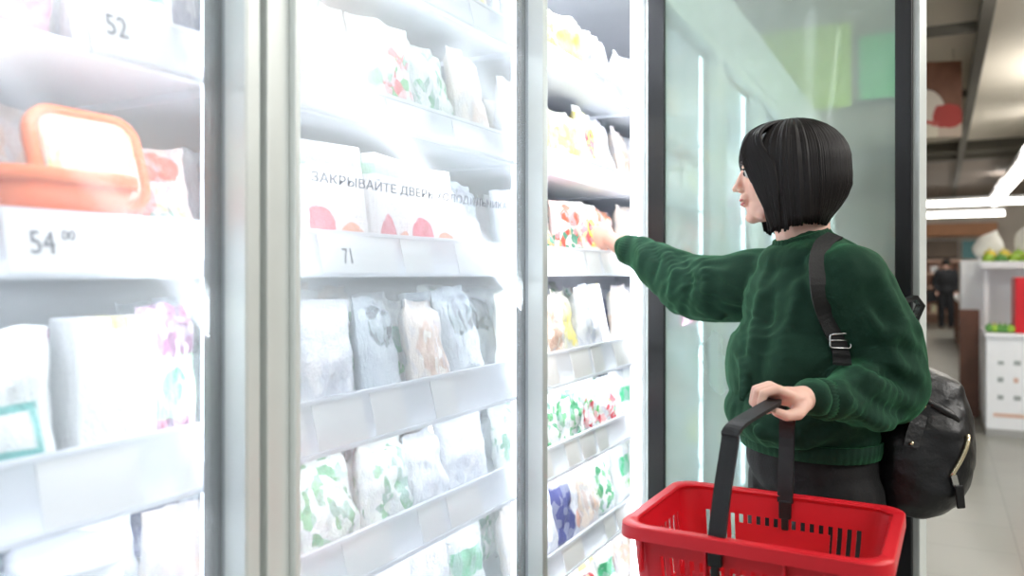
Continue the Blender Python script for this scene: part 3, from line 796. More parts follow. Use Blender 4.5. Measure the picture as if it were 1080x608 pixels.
crease(sw, [(.010, .010, [(902, 388), (934, 408), (966, 428)]), (-.009, .009, [(896, 402), (925, 424), (955, 442)]), (.010, .009, [(884, 414), (908, 438), (940, 452)]),
    (.009, .009, [(914, 380), (944, 384), (972, 398)]), (-.008, .008, [(906, 384), (938, 396), (970, 412)]), (-.007, .009, [(920, 366), (950, 366), (974, 376)]), (.007, .010, [(915, 340), (940, 350), (962, 362)]),
    (.008, .012, [(925, 285), (945, 325), (958, 360)]), (-.007, .010, [(912, 300), (930, 335), (940, 362)]),
    (.008, .009, [(868, 408), (872, 422), (868, 436)]), (-.007, .006, [(877, 404), (882, 422), (878, 440)]), (.007, .008, [(888, 400), (893, 420), (890, 438)]),
    (.008, .010, [(672, 254), (678, 268), (674, 282)]), (-.008, .008, [(688, 258), (694, 274), (688, 296)]), (.010, .010, [(704, 264), (712, 288), (706, 312)]), (-.009, .009, [(720, 268), (728, 296), (722, 324)]), (.009, .011, [(738, 268), (746, 300), (740, 334)]),
    (.009, .012, [(806, 292), (796, 340), (786, 390)]), (-.009, .012, [(818, 300), (808, 350), (800, 400)]), (.007, .012, [(845, 300), (830, 350), (828, 395)]), (-.007, .011, [(790, 345), (782, 390), (782, 430)]),
    (.007, .010, [(880, 455), (850, 470), (815, 468)]), (-.006, .009, [(885, 444), (850, 456), (800, 452)]), (.006, .010, [(795, 440), (800, 458), (812, 474)]), (.006, .010, [(835, 258), (860, 275), (870, 310)])])
# rib bands of collar, cuffs and hem
def rib(center, ax, r0, r1, h, n=96, squash=(1, 1), rot=None, amp=.0012):
    a, c = frame_of(ax) if rot is None else rot; bm = NB(); rings = []
    ax = ax.normalized()
    for q, dr in ((0, -.004), (.02, 0), (.5, .001), (.98, 0), (1, -.004)):
        r = r0 + (r1 - r0) * q
        rings.append([center + ax * h * q + (a * math.cos(t) * squash[0] + c * math.sin(t) * squash[1]) * (r + dr + amp * math.sin(t * n / 3)) for t in [2 * math.pi * k / n for k in range(n)]])
    loft(bm, rings, False); shift(bm)
    o = obj('rib_band', bm, M['sweater'], sw, True); s = o.modifiers.new('s', 'SOLIDIFY'); s.thickness = .005; s.offset = -1
    return o
rib(Bp(.012, 0, 1.364), (UP + WF * .30), .067, .058, .026, squash=(1, 1.0))
rib(W(870, 421, 1.467), W(852, 420, 1.438) - W(870, 421, 1.467), .037, .033, .034)
rib(W(672, 266, 2.235), W(655, 261.5, 2.27) - W(672, 266, 2.235), .044, .038, .045)
rib(Bp(0, 0, .925), UP, .15, .155, .035, squash=(.87, 1.13), rot=(WF, WL), amp=.0012, n=180)
# trousers
b = mk()
ell(b, Bp(-.005, 0, .90), (.125, .165, .1), torso_rot); caps(b, Bp(0, -.03, .95), Bp(0, .03, .95), .11, .11)
for s in (-1, 1):
    chain(b, [Bp(-.012, s * .082, .84), Bp(.018, s * .09, .48), Bp(-.03, s * .09, .12)], [.098, .07, .056])
shift(b); tr = remesh('trousers', b, M['trou'], .007, 4, woman, .5)
b = mk()
for k in range(2):
    tube(b, [Bp(.128, .03 + k * .0, .935), Bp(.13, .03, .90)], .003)
b.free()
for s in (-1, 1):
    b = mk(); ell(b, Bp(.05, s * .10, .035), (.13, .048, .036), torso_rot); ell(b, Bp(-.03, s * .095, .065), (.055, .043, .05), torso_rot)
    box(b, -.135, .135, -.045, .045, 0, .02, .008, 2, Matrix.Translation(Bp(.04, s * .098, 0)) @ torso_rot.to_4x4())
    shift(b); remesh('shoe', b, M['leather'], .007, 2, woman, .5)

# ------------------------------------------------------------------ backpack
bpk = thing('backpack', 'black leather backpack worn on the back of the person in green', 'backpack', W(966, 470, 1.72))
BO = bpk.location.copy()
def bs(bm):
    for v in bm.verts: v.co -= BO
    return bm
BR = CL * -1
b = NB()
rings = []
def bring(px, py, rw, rd, d=1.70, n=36, pw=2.6):
    c = W(px, py, d); out = []
    for k in range(n):
        a = 2 * math.pi * k / n; ca, sa = math.cos(a), math.sin(a)
        out.append(c + BR * (abs(ca) ** (2 / pw) * (1 if ca > 0 else -1)) * rw + CF * (abs(sa) ** (2 / pw) * (1 if sa > 0 else -1)) * rd)
    return out
for px, py, rw, rd in ((950, 533, .03, .08), (951, 530, .060, .11), (954, 520, .082, .128), (958, 503, .093, .135), (962, 484, .098, .135), (965, 465, .101, .13), (967, 445, .098, .125), (970, 425, .085, .11), (968, 405, .068, .095), (962, 392, .052, .08), (957, 385, .034, .06), (955, 381, .012, .03)):
    rings.append(bring(px, py, rw, rd))
loft(b, rings); bs(b)
bag_body = remesh('bag_body', b, M['leather'], .006, 3, bpk, .5, lambda co: noise.noise(Vector((co.x * 14, co.y * 14, co.z * 10))) * .010 + noise.noise(Vector((co.x * 30, co.y * 30, co.z * 40))) * .003)
bpy.context.view_layer.update()
def hit(o, px, py, out=.003):
    """point on a built surface at photo pixel, lifted off it a little"""
    mi = o.matrix_world.inverted(); og = Vector((0, 0, CH)); dr_ = (W(px, py, 1) - og).normalized()
    ok, p, nn, _ = o.ray_cast(mi @ og, (mi.to_3x3() @ dr_).normalized())
    if not ok: return None
    return o.matrix_world @ (p + nn * out)
def trace(o, pl, out):
    r = [hit(o, x, y, out) for x, y in pl]; return [p for p in r if p is not None]
# flap fold across the top
b = NB(); q_ = trace(bag_body, [(938, 412), (955, 416), (972, 422), (988, 429), (1002, 437), (1012, 445)], .0)
if len(q_) > 2: tube(b, q_, [.004] + [.008] * (len(q_) - 2) + [.003], 10)
bs(b); obj('flap_fold', b, M['leather'], bpk, True)
q_ = trace(bag_body, [(974, 426), (970, 438), (967, 450), (963, 462), (961, 472)], .009)
b = NB(); band(b, q_, .030, .005, BR); bs(b); tb = obj('side_tab', b, M['leather'], bpk)
for p in (q_[0] - CF * .004 - UP * .006, q_[-1] - CF * .004 + UP * .008):
    b = NB(); ell(b, p, (.0042, .0042, .0042)); bs(b); obj('stud', b, M['metal'], tb, True)
q_ = trace(bag_body, [(1019, 459), (1019, 466), (1017, 474), (1014, 482), (1010, 490), (1006, 497), (1003, 503)], .004)
b = NB(); tube(b, q_, .0045, 8); bs(b); z_ = obj('zip', b, M['metal'], bpk, True)
e_ = q_[-1] - CF * .006
b = NB(); band(b, [e_ + UP * .004, e_ - UP * .004 + BR * .002, e_ - UP * .016 + BR * .005], .011, .004, BR); bs(b); obj('slider', b, M['silver'], z_)
b = NB(); box(b, -.008, .008, -.003, .003, -.045, .0, .003, 2, Matrix.Translation(e_ + BR * .008 - UP * .014 - CF * .004) @ Matrix.Rotation(YAW, 4, 'Z') @ Matrix.Rotation(R(-6), 4, 'Y')); bs(b); obj('zip_pull', b, M['leather'], z_)
# shoulder strap over the near shoulder, down the chest side and back under the arm
q_ = trace(sw, [(893, 250), (880, 252), (870, 260), (865, 275), (865, 295), (868, 312), (872, 330), (877, 346), (882, 362), (886, 376), (890, 388)], .007)
b = NB(); band(b, ctrl(q_, 9), .033, .005, [BR] * 99); bs(b); st = obj('shoulder_strap', b, M['web'], bpk)
b = NB(); c = hit(sw, 884, 361, .014)
q = [c + BR * x + UP * z for x, z in ((-.020, .0115), (-.0195, -.0145), (.0205, -.0155), (.0205, .014))]
def rnd_rect(q, r=.004):
    out = []
    for i in range(4):
        a, m_, c_ = q[i - 1], q[i], q[(i + 1) % 4]
        out += [m_ + (a - m_).normalized() * r, m_ + ((a - m_).normalized() + (c_ - m_).normalized()) * r * .3, m_ + (c_ - m_).normalized() * r]
    return out
rr_ = rnd_rect(q); tube(b, rr_ + rr_[:1], .0019, 8); tube(b, [c + BR * -.02, c + BR * .02], .0017, 8); bs(b); obj('buckle', b, M['silver'], st, True)
# strap loop standing up behind the shoulder
b = NB(); band(b, [W(930, 348, 1.74), W(940, 330, 1.74), W(953, 318, 1.745), W(964, 314, 1.75), W(971, 322, 1.755), W(966, 334, 1.76), W(955, 350, 1.77), W(958, 385, 1.77)], .022, .010, CF); bs(b); obj('carry_loop', b, M['leather'], bpk)

# ------------------------------------------------------------------ shopping basket
bz = .885
def rimpt(px, py): return W(px, py, (CH - bz) * FPX / (py - HOR))
bc = (rimpt(652, 558) + rimpt(724, 507) + rimpt(962, 534) + rimpt(913, 606)) / 4
BA = math.atan2((rimpt(962, 534) - rimpt(724, 507) + rimpt(913, 606) - rimpt(652, 558)).y, (rimpt(962, 534) - rimpt(724, 507) + rimpt(913, 606) - rimpt(652, 558)).x)
BL, BW, BH = .415, .335, .21
bas = thing('shopping_basket', 'red plastic shopping basket with a black carrying handle held by the person', 'basket', (bc.x, bc.y, bz - BH), BA)
def rpt(l, w, r, u):
    """point on rounded rectangle, u in 0..1 by perimeter, starting at middle of the +y side"""
    segs = []; a, c = l / 2 - r, w / 2 - r
    per = 4 * (a + c) + 2 * math.pi * r; s = (u % 1) * per
    for typ, ln, p0, d, ang in (('l', a, (0, w / 2), (1, 0), 0), ('c', math.pi * r / 2, (a, c), None, 90), ('l', 2 * c, (l / 2, c), (0, -1), 0), ('c', math.pi * r / 2, (a, -c), None, 0),
                                ('l', 2 * a, (a, -w / 2), (-1, 0), 0), ('c', math.pi * r / 2, (-a, -c), None, -90), ('l', 2 * c, (-l / 2, -c), (0, 1), 0), ('c', math.pi * r / 2, (-a, c), None, 180), ('l', a, (-a, w / 2), (1, 0), 0)):
        if s <= ln + 1e-9:
            if typ == 'l': return Vector((p0[0] + d[0] * s, p0[1] + d[1] * s, 0))
            g = R(ang) - s / r; return Vector((p0[0] + r * math.cos(g), p0[1] + r * math.sin(g), 0))
        s -= ln
    return Vector((0, w / 2, 0))
NP = 320
levels = [(BH, 1.0), (BH - .030, .98), (BH - .043, .973), (BH - .059, .968), (BH - .135, .925), (BH - .143, .92), (BH - .157, .912), (BH - .165, .907), (BH - .19, .89), (0.012, .875), (0, .85)]
b = NB(); vs = []
for z, k in levels:
    vs.append([b.verts.new(rpt(BL * .93 * k, BW * .91 * k, .035, u / NP) + Vector((0, 0, z))) for u in range(NP)])
def zone(u):
    f = rpt(BL, BW, .035, (u + .5) / NP)
    if abs(f.y) > BW / 2 - .004 and abs(f.x) < BL / 2 - .045:
        return 'long_mid' if abs(f.x) < BL / 2 - .115 else 'long_end'
    if abs(f.x) > BL / 2 - .004 and abs(f.y) < BW / 2 - .05: return 'short'
    return None
for j in range(len(levels) - 1):
    for u in range(NP):
        zz = zone(u); slot = (u % 4) in (0, 1)
        hole = False
        if zz == 'short': slot = (u % 6) < 3
        if zz and slot:
            if zz == 'long_mid': hole = j in (2, 6, 8)
            if zz in ('long_end', 'short'): hole = j in (2, 3, 4, 6, 8) or (zz != 'x' and j == 3)
        if hole: continue
        u2 = (u + 1) % NP
        b.faces.new((vs[j][u], vs[j + 1][u], vs[j + 1][u2], vs[j][u2]))
bot = vs[-1]
ctr = b.verts.new((0, 0, .0))
for u in range(NP): b.faces.new((bot[u], ctr, bot[(u + 1) % NP]))
bmesh.ops.recalc_face_normals(b, faces=b.faces)
wl = obj('basket_shell', b, M['red'], bas, False); sd = wl.modifiers.new('s', 'SOLIDIFY'); sd.thickness = .003; sd.offset = 0
b = NB(); rings = []
for dz, dk in ((-.004, -.010), (.001, -.012), (.004, -.009), (.004, .007), (.002, .009), (-.018, .010), (-.019, .007), (-.004, .005), (-.005, -.009)):
    rings.append([rpt(BL * .93 + 2 * dk + .012, BW * .91 + 2 * dk + .012, .04, u / 120) + Vector((0, 0, BH + dz)) for u in range(120)])
loft(b, rings + rings[:1], False); bmesh.ops.remove_doubles(b, verts=b.verts, dist=1e-6); bmesh.ops.recalc_face_normals(b, faces=b.faces)
rm = obj('rim', b, M['red'], bas, True); rm.data.set_sharp_from_angle(angle=R(38))
# ribs outside under the rim
for (x, y, ax) in ((-.165, -1, 0), (-.06, -1, 0), (.06, -1, 0), (.165, -1, 0)):
    b = NB(); box(b, x - .002, x + .002, -BW * .455 - .012, -BW * .455 + .001, BH - .07, BH - .006, .001); obj('stiffening_rib', b, M['red'], bas)
# handle: black bow between the long sides through the person's hand
def inv(p):
    p = p - Vector((bc.x, bc.y, bz - BH)); c, s = math.cos(-BA), math.sin(-BA)
    return Vector((p.x * c - p.y * s, p.x * s + p.y * c, p.z))
gA = inv(Hn(.042, .001, .040)); gB = inv(Hn(.038, -.004, -.045)); 
fr = Vector((-.045, -BW * .455 - .004, BH - .012)); bk = Vector((.005, BW * .455 - .006, BH - .01))
topF = inv(W(770, 458, 1.285)); topF2 = inv(W(779, 447, 1.295)); topB = inv(W(828, 437, 1.49)); lowB = inv(W(830, 455, 1.52))
hp = [fr + Vector((0, 0, -.01)), fr + (topF - fr) * .5, topF + Vector((0, 0, -.012)), topF, topF2, (topF2 * .4 + gA * .6), gA, (gA + gB) / 2, gB, topB, lowB, bk + (lowB - bk) * .4, bk]
b = NB()
hp2 = ctrl(hp, 15); band(b, hp2, .028, .006, [Vector((1, -.15, 0))] * len(hp2))
obj('handle', b, M['blkp'], bas)
for p in (fr, bk):
    s_ = -1 if p.y < 0 else 1
    b = NB(); box(b, p.x - .011, p.x + .011, p.y - .006, p.y + .006, p.z - .03, p.z + .004, .003); box(b, p.x - .006, p.x + .006, p.y - .007, p.y + .007, p.z - .05, p.z - .028, .002); obj('handle_clip', b, M['blkp'], bas)

# goods in the basket
pk = pack_mat('pack basket', (250, 200, 90), (('e', .5, .5, .45, .4, ((250, 160, 40), (240, 240, 240), (90, 110, 190), (250, 210, 60)), .2),))
for nm, dx, dy, an, lb in (('frozen_food_bag', -.075, -.055, .2, 'yellow and orange bag lying in the red basket near its left end'), ('frozen_food_bag', .075, -.05, -.3, 'yellow and orange bag lying in the red basket near its right end')):
    bm = bag_mesh(.15, .19, .05, 3 if dx < 0 else 4); bm.transform(Matrix.Rotation(R(90), 4, 'X') @ Matrix.Translation((0, 0, -.095)))
    o = obj(nm, bm, pk, None, True)
    c, s = math.cos(BA), math.sin(BA)
    o.location = (bc.x + dx * c - dy * s, bc.y + dx * s + dy * c, bz - BH + .04); o.rotation_euler = (0, 0, BA + an + R(90))
    tag(o, lb, 'frozen food')

# ------------------------------------------------------------------ far part of the shop
# hanging picture
pt = thing('hanging_picture', 'square picture board with red and white shapes hanging from the ceiling', 'picture', W(992, 145, 8.3))
def picture_mat():
    t = NT('printed picture'); tc = t.n('ShaderNodeTexCoord'); sp_ = t.n('ShaderNodeSeparateXYZ'); t.l(tc.outputs['Generated'], sp_.inputs[0])
    nz = t.n('ShaderNodeTexNoise'); nz.inputs['Scale'].default_value = 5; t.l(tc.outputs['Generated'], nz.inputs['Vector'])
    X, Z = sp_.outputs[0], sp_.outputs[2]
    def e(cx, cz, sx, sz, ns=.1):
        a = t.math('DIVIDE', t.math('SUBTRACT', X, cx), sx); c_ = t.math('DIVIDE', t.math('SUBTRACT', Z, cz), sz)
        d = t.math('ADD', t.math('MULTIPLY', a, a), t.math('MULTIPLY', c_, c_)); d = t.math('ADD', d, t.math('MULTIPLY', t.math('SUBTRACT', nz.outputs[0], .5), ns * 4))
        return t.math('LESS_THAN', d, 1)
    c = t.mix(nz.outputs[0], lin((110, 70, 52)), lin((150, 104, 82)))
    c = t.mix(e(.5, .1, .7, .3, .2), c, lin((214, 196, 180)))
    c = t.mix(e(.35, .35, .35, .28), c, lin((236, 226, 214)))
    c = t.mix(e(.75, .28, .28, .16, .25), c, lin((190, 66, 62)))
    c = t.mix(e(.3, .18, .3, .05, .1), c, lin((200, 90, 84)))
    c = t.mix(e(.3, .05, .28, .14, .02), c, lin((232, 224, 206)))
    t.pbsdf(c, .5); return t.m
rot = Matrix.Rotation(YAW * .6, 4, 'Z')
b = NB(); box(b, -.33, .2, -.012, .012, 0, .78, .004, 2, rot); obj('picture_board', b, picture_mat(), pt)
for x in (-.25, .12):
    b = NB(); tube(b, [rot @ Vector((x, 0, .78)), rot @ Vector((x, 0, 3.62 - pt.location.z))], .004, 6); obj('hanging_wire', b, M['beam'], pt)
# far lights
def lamp(p, q, r, label, st=None):
    p, q = Vector(p), Vector(q); t = thing('fluorescent_lamp', label, 'ceiling lamp', (p + q) / 2, 0, None); c = t.location.copy()
    d = (q - p).normalized(); s = d.cross(UP)
    b = NB(); band(b, [p - c + UP * r * 1.5, q - c + UP * r * 1.5], r * 3, r * 1.2, s); obj('lamp_housing', b, M['white'], t)
    b = NB(); tube(b, [p - c, q - c], r, 10); obj('lamp_tube', b, M['tube'], t, True)
    for k in (.2, .8):
        x = (p + (q - p) * k) - c
        if c.z < 3.3:
            b = NB(); tube(b, [x + UP * r * 2.1, x + UP * (3.34 if c.y > 16.2 else 3.6) - UP * c.z], .006, 6); obj('hanging_rod', b, M['beam'], t)
    return t
zl = 2.95; k1 = (zl - CH) * FPX
lamp(W(1049, 214, k1 / 76), W(1096, 158, k1 / 132), .075, 'long bright fluorescent lamp slanting at the right edge of the photo')
lamp((-.6, 21.2, 2.95), (2.2, 21.2, 2.95), .055, 'long level fluorescent lamp far back, upper of the two above the tan board')
lamp((-.5, 22.0, 2.74), (1.35, 22.0, 2.74), .05, 'long level fluorescent lamp far back, lower of the two above the tan board')
# near ceiling lamps out of frame that light the aisle
for i, (x, y) in enumerate(((1.0, -.6), (1.0, 2.4), (1.3, 5.6), (3.6, 1.0), (3.6, 6), (2.5, 10.5), (-1.9, 2.4))):
    d = bpy.data.lights.new('aisle_light', 'AREA'); d.shape = 'RECTANGLE'; d.size = 1.5; d.size_y = .3; d.energy = (20 if i < 2 else 38); d.color = (1, .97, .92)
    o = bpy.data.objects.new('aisle_light', d); COL.objects.link(o); o.location = (x, y, 3.5); o.rotation_euler = (0, 0, R(90))
for x, y in ((2.7, .4), (2.7, 2.6)):
    d = bpy.data.lights.new('aisle_light', 'AREA'); d.shape = 'RECTANGLE'; d.size = 1.5; d.size_y = .5; d.energy = 50; d.color = (1, .98, .95)
    o = bpy.data.objects.new('aisle_light', d); COL.objects.link(o); o.location = (x, y, 2.9); o.rotation_euler = (0, R(28), R(0))
for x, y in ((0.6, 13.5), (1.5, 19), (3.5, 16)):
    d = bpy.data.lights.new('aisle_light', 'AREA'); d.shape = 'RECTANGLE'; d.size = 2; d.size_y = .4; d.energy = 60; d.color = (1, .95, .88)
    o = bpy.data.objects.new('aisle_light', d); COL.objects.link(o); o.location = (x, y, 3.2)
for x, y in ((1.0, 6), (3.6, 5), (1.5, 10.5), (3.6, 13)):  # upward lights without a fixture, added to brighten the ceiling
    d = bpy.data.lights.new('ceiling_fill_light', 'AREA'); d.shape = 'RECTANGLE'; d.size = 1.5; d.size_y = .3; d.energy = 50; d.color = (1, .97, .92)
    o = bpy.data.objects.new('ceiling_fill_light', d); COL.objects.link(o); o.location = (x, y, 2.9); o.rotation_euler = (R(180), 0, R(90))
# freezer lights: the strips on the mullions of the first unit
def strip_light(y, dirv, e=11):
    d = bpy.data.lights.new('freezer_light', 'AREA'); d.shape = 'RECTANGLE'; d.size = .03; d.size_y = 1.9; d.energy = e; d.color = (.90, .95, 1)
    o = bpy.data.objects.new('freezer_light', d); COL.objects.link(o); o.location = (-.815, y, 1.22)
    o.rotation_euler = Vector(dirv).to_track_quat('-Z', 'Z').to_euler()
    return o
LE = 1.7
for k in range(4):
    yc = SEAM[k]
    if k < 3: strip_light(yc + .036, (-.8, 1, 0), LE if k < 2 else 2.6)
    if k > 0: strip_light(yc - .036, (-.8, -1, 0), LE if k < 3 else 1.6)
for k in range(6):
    strip_light(2.38 + k * .78 + .05, (-.8, 1, 0), 2 if k == 0 else 6)
for a, c, z, y0 in LEDS:  # fill lights added below each shelf edge to brighten goods and rails
    if y0 > 2 or z < .5: continue
    d = bpy.data.lights.new('shelf_fill_light', 'AREA'); d.shape = 'RECTANGLE'; d.size = c - a - .06; d.size_y = .02; d.energy = {0: .62, 1: .68, 2: .72}.get(y0, .8) * (1.35 if 1.0 < z < 1.1 or z < .9 else 1); d.color = (.93, .96, 1)
    o = bpy.data.objects.new('shelf_fill_light', d); COL.objects.link(o); o.location = (FX + .006, (a + c) / 2, z - .002)
    o.rotation_euler = (Matrix.Rotation(R(14), 3, 'Y') @ Matrix.Rotation(R(90), 3, 'Z')).to_euler()
# unseen lights added under the freezer roof to brighten the upper shelves
for k in range(3):
    d = bpy.data.lights.new('freezer_light', 'AREA'); d.shape = 'RECTANGLE'; d.size = .6; d.size_y = .04; d.energy = 2 if k < 2 else 9; d.color = (.93, .96, 1)
    o = bpy.data.objects.new('freezer_light', d); COL.objects.link(o); o.location = (-.86, (SEAM[k] + SEAM[k + 1]) / 2, 2.22); o.rotation_euler = (Matrix.Rotation(R(40), 3, 'Y') @ Matrix.Rotation(R(90), 3, 'Z')).to_euler()

# back wall fittings
b = NB(); box(b, -1.2, 1.35, 24.3, 24.55, 2.32, 2.66, .01); tag(obj('sign_board', b, M['tan']), 'long tan board high on the back wall under the lamps', 'board')
b = NB(); box(b, .55, 1.35, 24.3, 24.55, 1.72, 2.2, .01); tag(obj('sign_board', b, M['teal']), 'teal board on the back wall under the tan board', 'board')
b = NB(); box(b, -1.2, .45, 24.3, 24.55, 1.75, 2.22, .01); tag(obj('sign_board', b, M['ceild']), 'dark brown board on the back wall left of the teal board', 'board')
bs_ = thing('wall_shelf', 'rose beige display shelf along the back wall behind the distant person', 'shelf', (.2, 24.2, 0))
b = NB(); box(b, -1.6, 1.6, .28, .34, 0, 1.7, .005); obj('back_panel', b, M['pinkwall'], bs_)
for z in (.25, .6, .95, 1.3, 1.64):
    b = NB(); box(b, -1.6, 1.6, -.25, .28, z, z + .05, .005); obj('shelf_board', b, M['pinkwall'], bs_)
for i in range(22):
    z = (.30, .65, 1.0, 1.35)[i % 4]; cc = random.choice(('wood', 'cream', 'pinkwall', 'orange', 'white', 'dark'))
    b = NB(); ww = random.uniform(.1, .2); hh = random.uniform(.14, .26); box(b, -ww / 2, ww / 2, -.1, .1, 0, hh, .02, 3)
    o = obj('bakery_parcel', b, M[cc], None); o.location = (-1.1 + (i // 4) * .48 + random.uniform(-.05, .05), 24.15, z + .001)
    tag(o, 'small parcel on the rose beige back wall shelf', 'parcel', 'parcels on the back wall shelf')
# distant person
fp = W(998, 345, 19.6); fp.z = 0
pr = thing('person', 'distant person in dark clothes standing with a bag before the back shelves', 'person', fp)
b = NB()
ell(b, (0, 0, 1.55), (.085, .075, .115)); caps(b, (0, 0, 1.5), (0, 0, 1.38), .055, .07)
ell(b, (0, 0, 1.2), (.2, .13, .24)); ell(b, (0, 0, .95), (.17, .13, .14))
for s in (-1, 1):
    chain(b, [(s * .17, 0, 1.36), (s * .25, 0, 1.1), (s * .2, -.14, .9)], [.065, .05, .035]); chain(b, [(s * .2, -.14, .9), (s * .2, -.17, .82)], [.03, .03])
    chain(b, [(s * .085, 0, .9), (s * .10, -.02, .48), (s * .10, .02, .08)], [.1, .07, .05]); caps(b, (s * .10, .02, .045), (s * .11, -.16, .04), .045, .035)
remesh('body', b, M['skin'], .012, 3, pr)
b = NB(); ell(b, (0, 0, 1.2), (.23, .16, .26)); ell(b, (0, 0, .93), (.2, .16, .2)); caps(b, (0, 0, 1.38), (0, 0, 1.42), .085, .07)
for s in (-1, 1): chain(b, [(s * .17, 0, 1.35), (s * .25, 0, 1.1), (s * .2, -.13, .91)], [.09, .07, .05])
remesh('jacket', b, M['dark'], .014, 3, pr)
b = NB()
for s in (-1, 1): chain(b, [(s * .085, 0, .88), (s * .10, -.02, .48), (s * .10, .02, .08)], [.12, .09, .07])
remesh('trousers', b, M['dark'], .014, 3, pr)
b = NB(); ell(b, (0, .01, 1.58), (.098, .095, .11)); obj('hair', b, M['hair'], pr, True)
for s_ in (-1, 1):
    b = NB(); ell(b, (s_ * .105, -.06, .05), (.055, .15, .05)); obj('shoe', b, M['dark'], pr, True)
hb = thing('shoulder_bag', 'dark bag hanging at the side of the distant person', 'bag', (fp.x - .32, fp.y - .05, .62))
b = NB(); box(b, -.12, .12, -.06, .06, 0, .3, .03, 3); obj('bag_body', b, M['dark'], hb); b = NB(); tube(b, [(-.1, 0, .3), (-.04, 0, .52), (.06, 0, .52), (.1, 0, .3)], .012, 6); obj('bag_handle', b, M['dark'], hb)

# produce counter on the right
def counter(label, p0, w, dep, h, m, red=True):
    t = thing('display_counter', label, 'counter', p0)
    b = NB(); box(b, 0, w, 0, dep, .06, h - .03, .008); obj('counter_body', b, m, t)
    b = NB(); box(b, -.01, w + .01, -.02, dep, h - .03, h, .006); obj('counter_top', b, M['rail'], t)
    b = NB(); box(b, .0, w, -.005, dep, 0, .06, .004); obj('plinth', b, mat('grey plinth', (170, 170, 168)), t)
    return t
c0 = W(1040, 460, 6.5); c0.z = 0
ct = counter('white display counter with a printed front at the right edge of the photo', c0, 1.6, 1.0, .83, M['white'])
rnd2 = random.Random(5)
for i in range(9):
    b = NB(); x = .06 + (i % 3) * .11 + .02; z = .3 + (i // 3) * .14; box(b, x, x + rnd2.uniform(.02, .05), -.003, .0, z, z + rnd2.uniform(.02, .04)); obj('front_print', b, M[rnd2.choice(('alu_d', 'pinkwall', 'alu_d'))], ct)
b = NB(); box(b, .05, 1.4, -.003, .0, .16, .19); obj('front_print', b, M['pinkwall'], ct)
# red crate and things on it
b = NB(); box(b, 0, .5, 0, .4, 0, .45, .015); o = obj('red_crate', b, M['red']); o.location = (c0.x + .20, c0.y + .03, .831); tag(o, 'red box standing on the white counter at the right edge', 'box')
gcols = [mat('green pepper', (150, 190, 60), .35), mat('yellow pepper', (236, 214, 70), .35), mat('red pepper', (216, 60, 50), .35), mat('leaf green vegetable', (90, 150, 70), .5)]
def veg(p, r, m, name, label, group):
    b = NB(); rings = []
    for k in range(9):
        q = k / 8; z = (q - .5) * 2; rr0 = math.sqrt(max(0, 1 - z * z)) ** .8 * (1 - .12 * z)
        rings.append([Vector((math.cos(a) * rr0 * (1 + .09 * math.cos(3 * a)), math.sin(a) * rr0 * (1 + .09 * math.cos(3 * a)), z * .95 - (.12 * (1 - rr0) if k == 8 else 0))) * r for a in [2 * math.pi * j / 14 for j in range(14)]])
    rings[0] = [v * 1 for v in rings[0]]
    loft(b, rings, True); tube(b, [(0, 0, r * .8), (0, r * .1, r * 1.25)], [r * .14, r * .1], 6)
    o = obj(name, b, m, None, True); o.location = p; tag(o, label, 'vegetable', group); return o
b = NB(); box(b, 0, 1.3, 0, .5, 0, .03, .004); box(b, 0, 1.3, .47, .5, .03, .1, .004); box(b, 0, 1.3, 0, .02, .03, .06, .004)
o = obj('produce_rack', b, M['white']); o.location = (c0.x + .0, c0.y + .9, 1.36); tag(o, 'white raised rack carrying green and yellow peppers', 'rack')
for x in (.03, 1.24):
    bb = NB(); box(bb, x, x + .04, .2, .24, -.53, 0, .003); obj('rack_leg', bb, M['white'], o)
for i in range(16):
    veg((c0.x + .06 + (i % 8) * .10, c0.y + .99 + (i // 8) * .12, 1.36 + .03 + .052), .052, gcols[rnd2.choice((0, 0, 1, 3, 0, 2))], 'pepper', 'small pepper lying on the white raised rack at the right edge', 'peppers on the raised rack')
def sack(loc, r, label, m):
    b = NB(); ell(b, (0, 0, r * .9), (r, r * .8, r * .9)); ell(b, (r * .2, 0, r * 1.3), (r * .7, r * .6, r * .7)); ell(b, (r * .55, -r * .3, r * .6), (r * .6, r * .5, r * .55)); caps(b, (r * .3, 0, r * 1.8), (r * .5, 0, r * 2.1), r * .3, r * .12)
    o = remesh('produce_sack', b, m, .02, 3, None, .5, lambda co: noise.noise(co * 9) * .015); o.location = loc; tag(o, label, 'sack'); return o
sk = mat('thin white plastic', (248, 248, 244), .35, .04)
sack((c0.x + .52, c0.y + 1.85, 1.44), .2, 'large white plastic sack of produce behind the peppers at the right edge', sk)
sack((c0.x + .10, c0.y + 1.88, 1.44), .14, 'smaller white plastic sack left of the large one behind the peppers', sk)
for i in range(7):
    veg((c0.x + .1 + i * .12, c0.y + 1.60, 1.44 + .055), .055, gcols[(1, 1, 0, 1, 2, 1, 0)[i]], 'melon', 'yellow or green fruit on the tall white display block behind the pepper rack', 'fruit on the tall display block')
for i in range(10):
    veg((c0.x - .0 + .03 + (i % 5) * .036, c0.y + .06 + (i // 5) * .09, .83 + .035), .035, gcols[(3, 0, 3, 3, 0, 3, 1, 3, 0, 3)[i]], 'green_vegetable', 'small green vegetable on the white counter left of the red box', 'vegetables on the white counter')
b = NB(); box(b, -.15, 1.2, 1.45, 2.1, .0, 1.44, .01); o = obj('display_block', b, M['white']); o.location = (c0.x, c0.y, 0); tag(o, 'tall white display block behind the pepper rack', 'display')
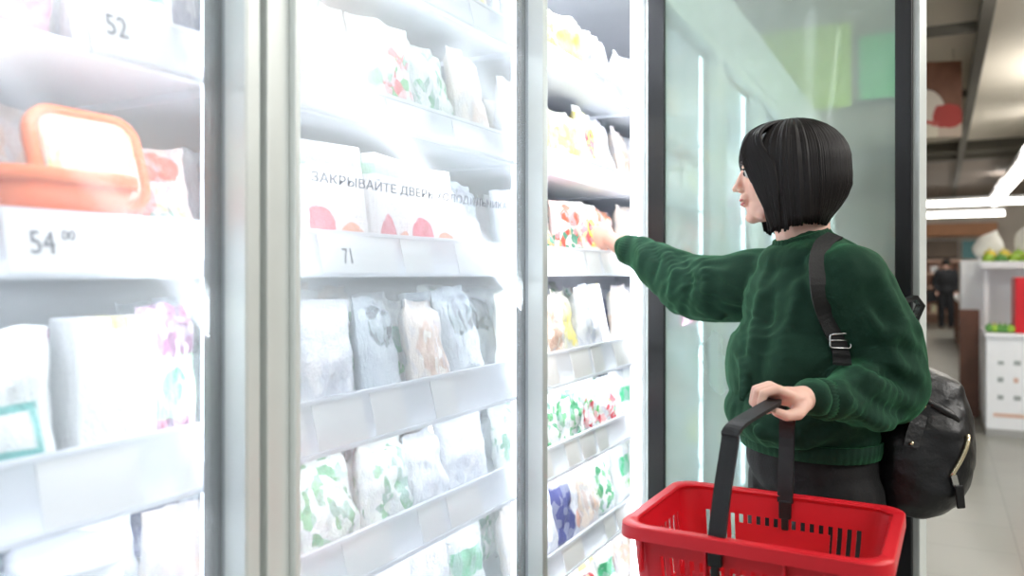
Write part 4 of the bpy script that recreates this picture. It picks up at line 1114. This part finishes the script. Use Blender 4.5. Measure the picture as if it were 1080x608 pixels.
# stands behind, going back along the aisle
for i in range(5):
    yy = 10.6 + i * 1.7; x = .36 - .02 * i
    t = thing('produce_stand', 'white produce stand with wooden legs, %s in the line running back beside the aisle' % ORD[i], 'stand', (x, yy, 0))
    b = NB(); box(b, 0, 1.1, 0, 1.4, .82, .9, .01); obj('stand_top', b, M['white'], t)
    for lx in (.0, 1.02):
        for ly in (.0, 1.3):
            b = NB(); box(b, lx, lx + .08, ly, ly + .08, 0, .82, .006); obj('stand_leg', b, M['wood'], t)
    b = NB(); box(b, .02, 1.08, .02, 1.38, .2, .25, .006); obj('lower_board', b, M['wood'], t)
    for j in range(4):
        hh = rnd2.uniform(.12, .26); b = NB(); box(b, -.2, .2, -.12, .12, 0, hh, .02, 3); o = obj('produce_tray', b, rnd2.choice((M['white'], M['cream'], gcols[3], sk))); o.location = (x + .28 + (j % 2) * .5, yy + .3 + (j // 2) * .6, .901); tag(o, 'tray of pale and green produce on a white stand beside the aisle', 'tray', 'trays on the produce stands')
b = NB(); box(b, 0, .16, 0, .14, 0, .98, .01); o = obj('wooden_post', b, M['wood']); p = W(1012, 440, 7.4); o.location = (p.x, p.y, 0); tag(o, 'brown wooden post standing left of the white counter', 'post')

# green and yellow hanging banners seen through the fogged door
for nm, mm, y, x0, x1, z0, z1, lb in (('promotion_banner', mat('yellow green banner', (190, 226, 20), .6), 6.2, -1.25, -.55, 2.5, 3.1, 'yellow green banner hanging behind the fogged open door'),
                       ('promotion_banner', mat('pale green banner', (80, 214, 130), .6), 6.25, -.5, -.1, 2.55, 3.0, 'pale green banner hanging right of the yellow green one')):
    t = thing(nm, lb, 'banner', ((x0 + x1) / 2, y, z0)); w_ = (x1 - x0) / 2
    b = NB(); box(b, -w_, w_, -.006, .006, 0, z1 - z0, .002); obj('banner_sheet', b, mm, t)
    for sx in (-w_ * .8, w_ * .8):
        b = NB(); tube(b, [(sx, 0, z1 - z0), (sx, 0, 3.62 - z0)], .004, 6); obj('hanging_wire', b, M['beam'], t)

# ------------------------------------------------------------------ world
w = bpy.data.worlds.new('world'); SC.world = w; w.use_nodes = True
bg = w.node_tree.nodes['Background']; bg.inputs[0].default_value = (.95, .98, 1, 1); bg.inputs[1].default_value = .55
SC.cycles.use_denoising = True
SC.cycles.max_bounces = 10; SC.cycles.transparent_max_bounces = 16; SC.cycles.sample_clamp_indirect = 8
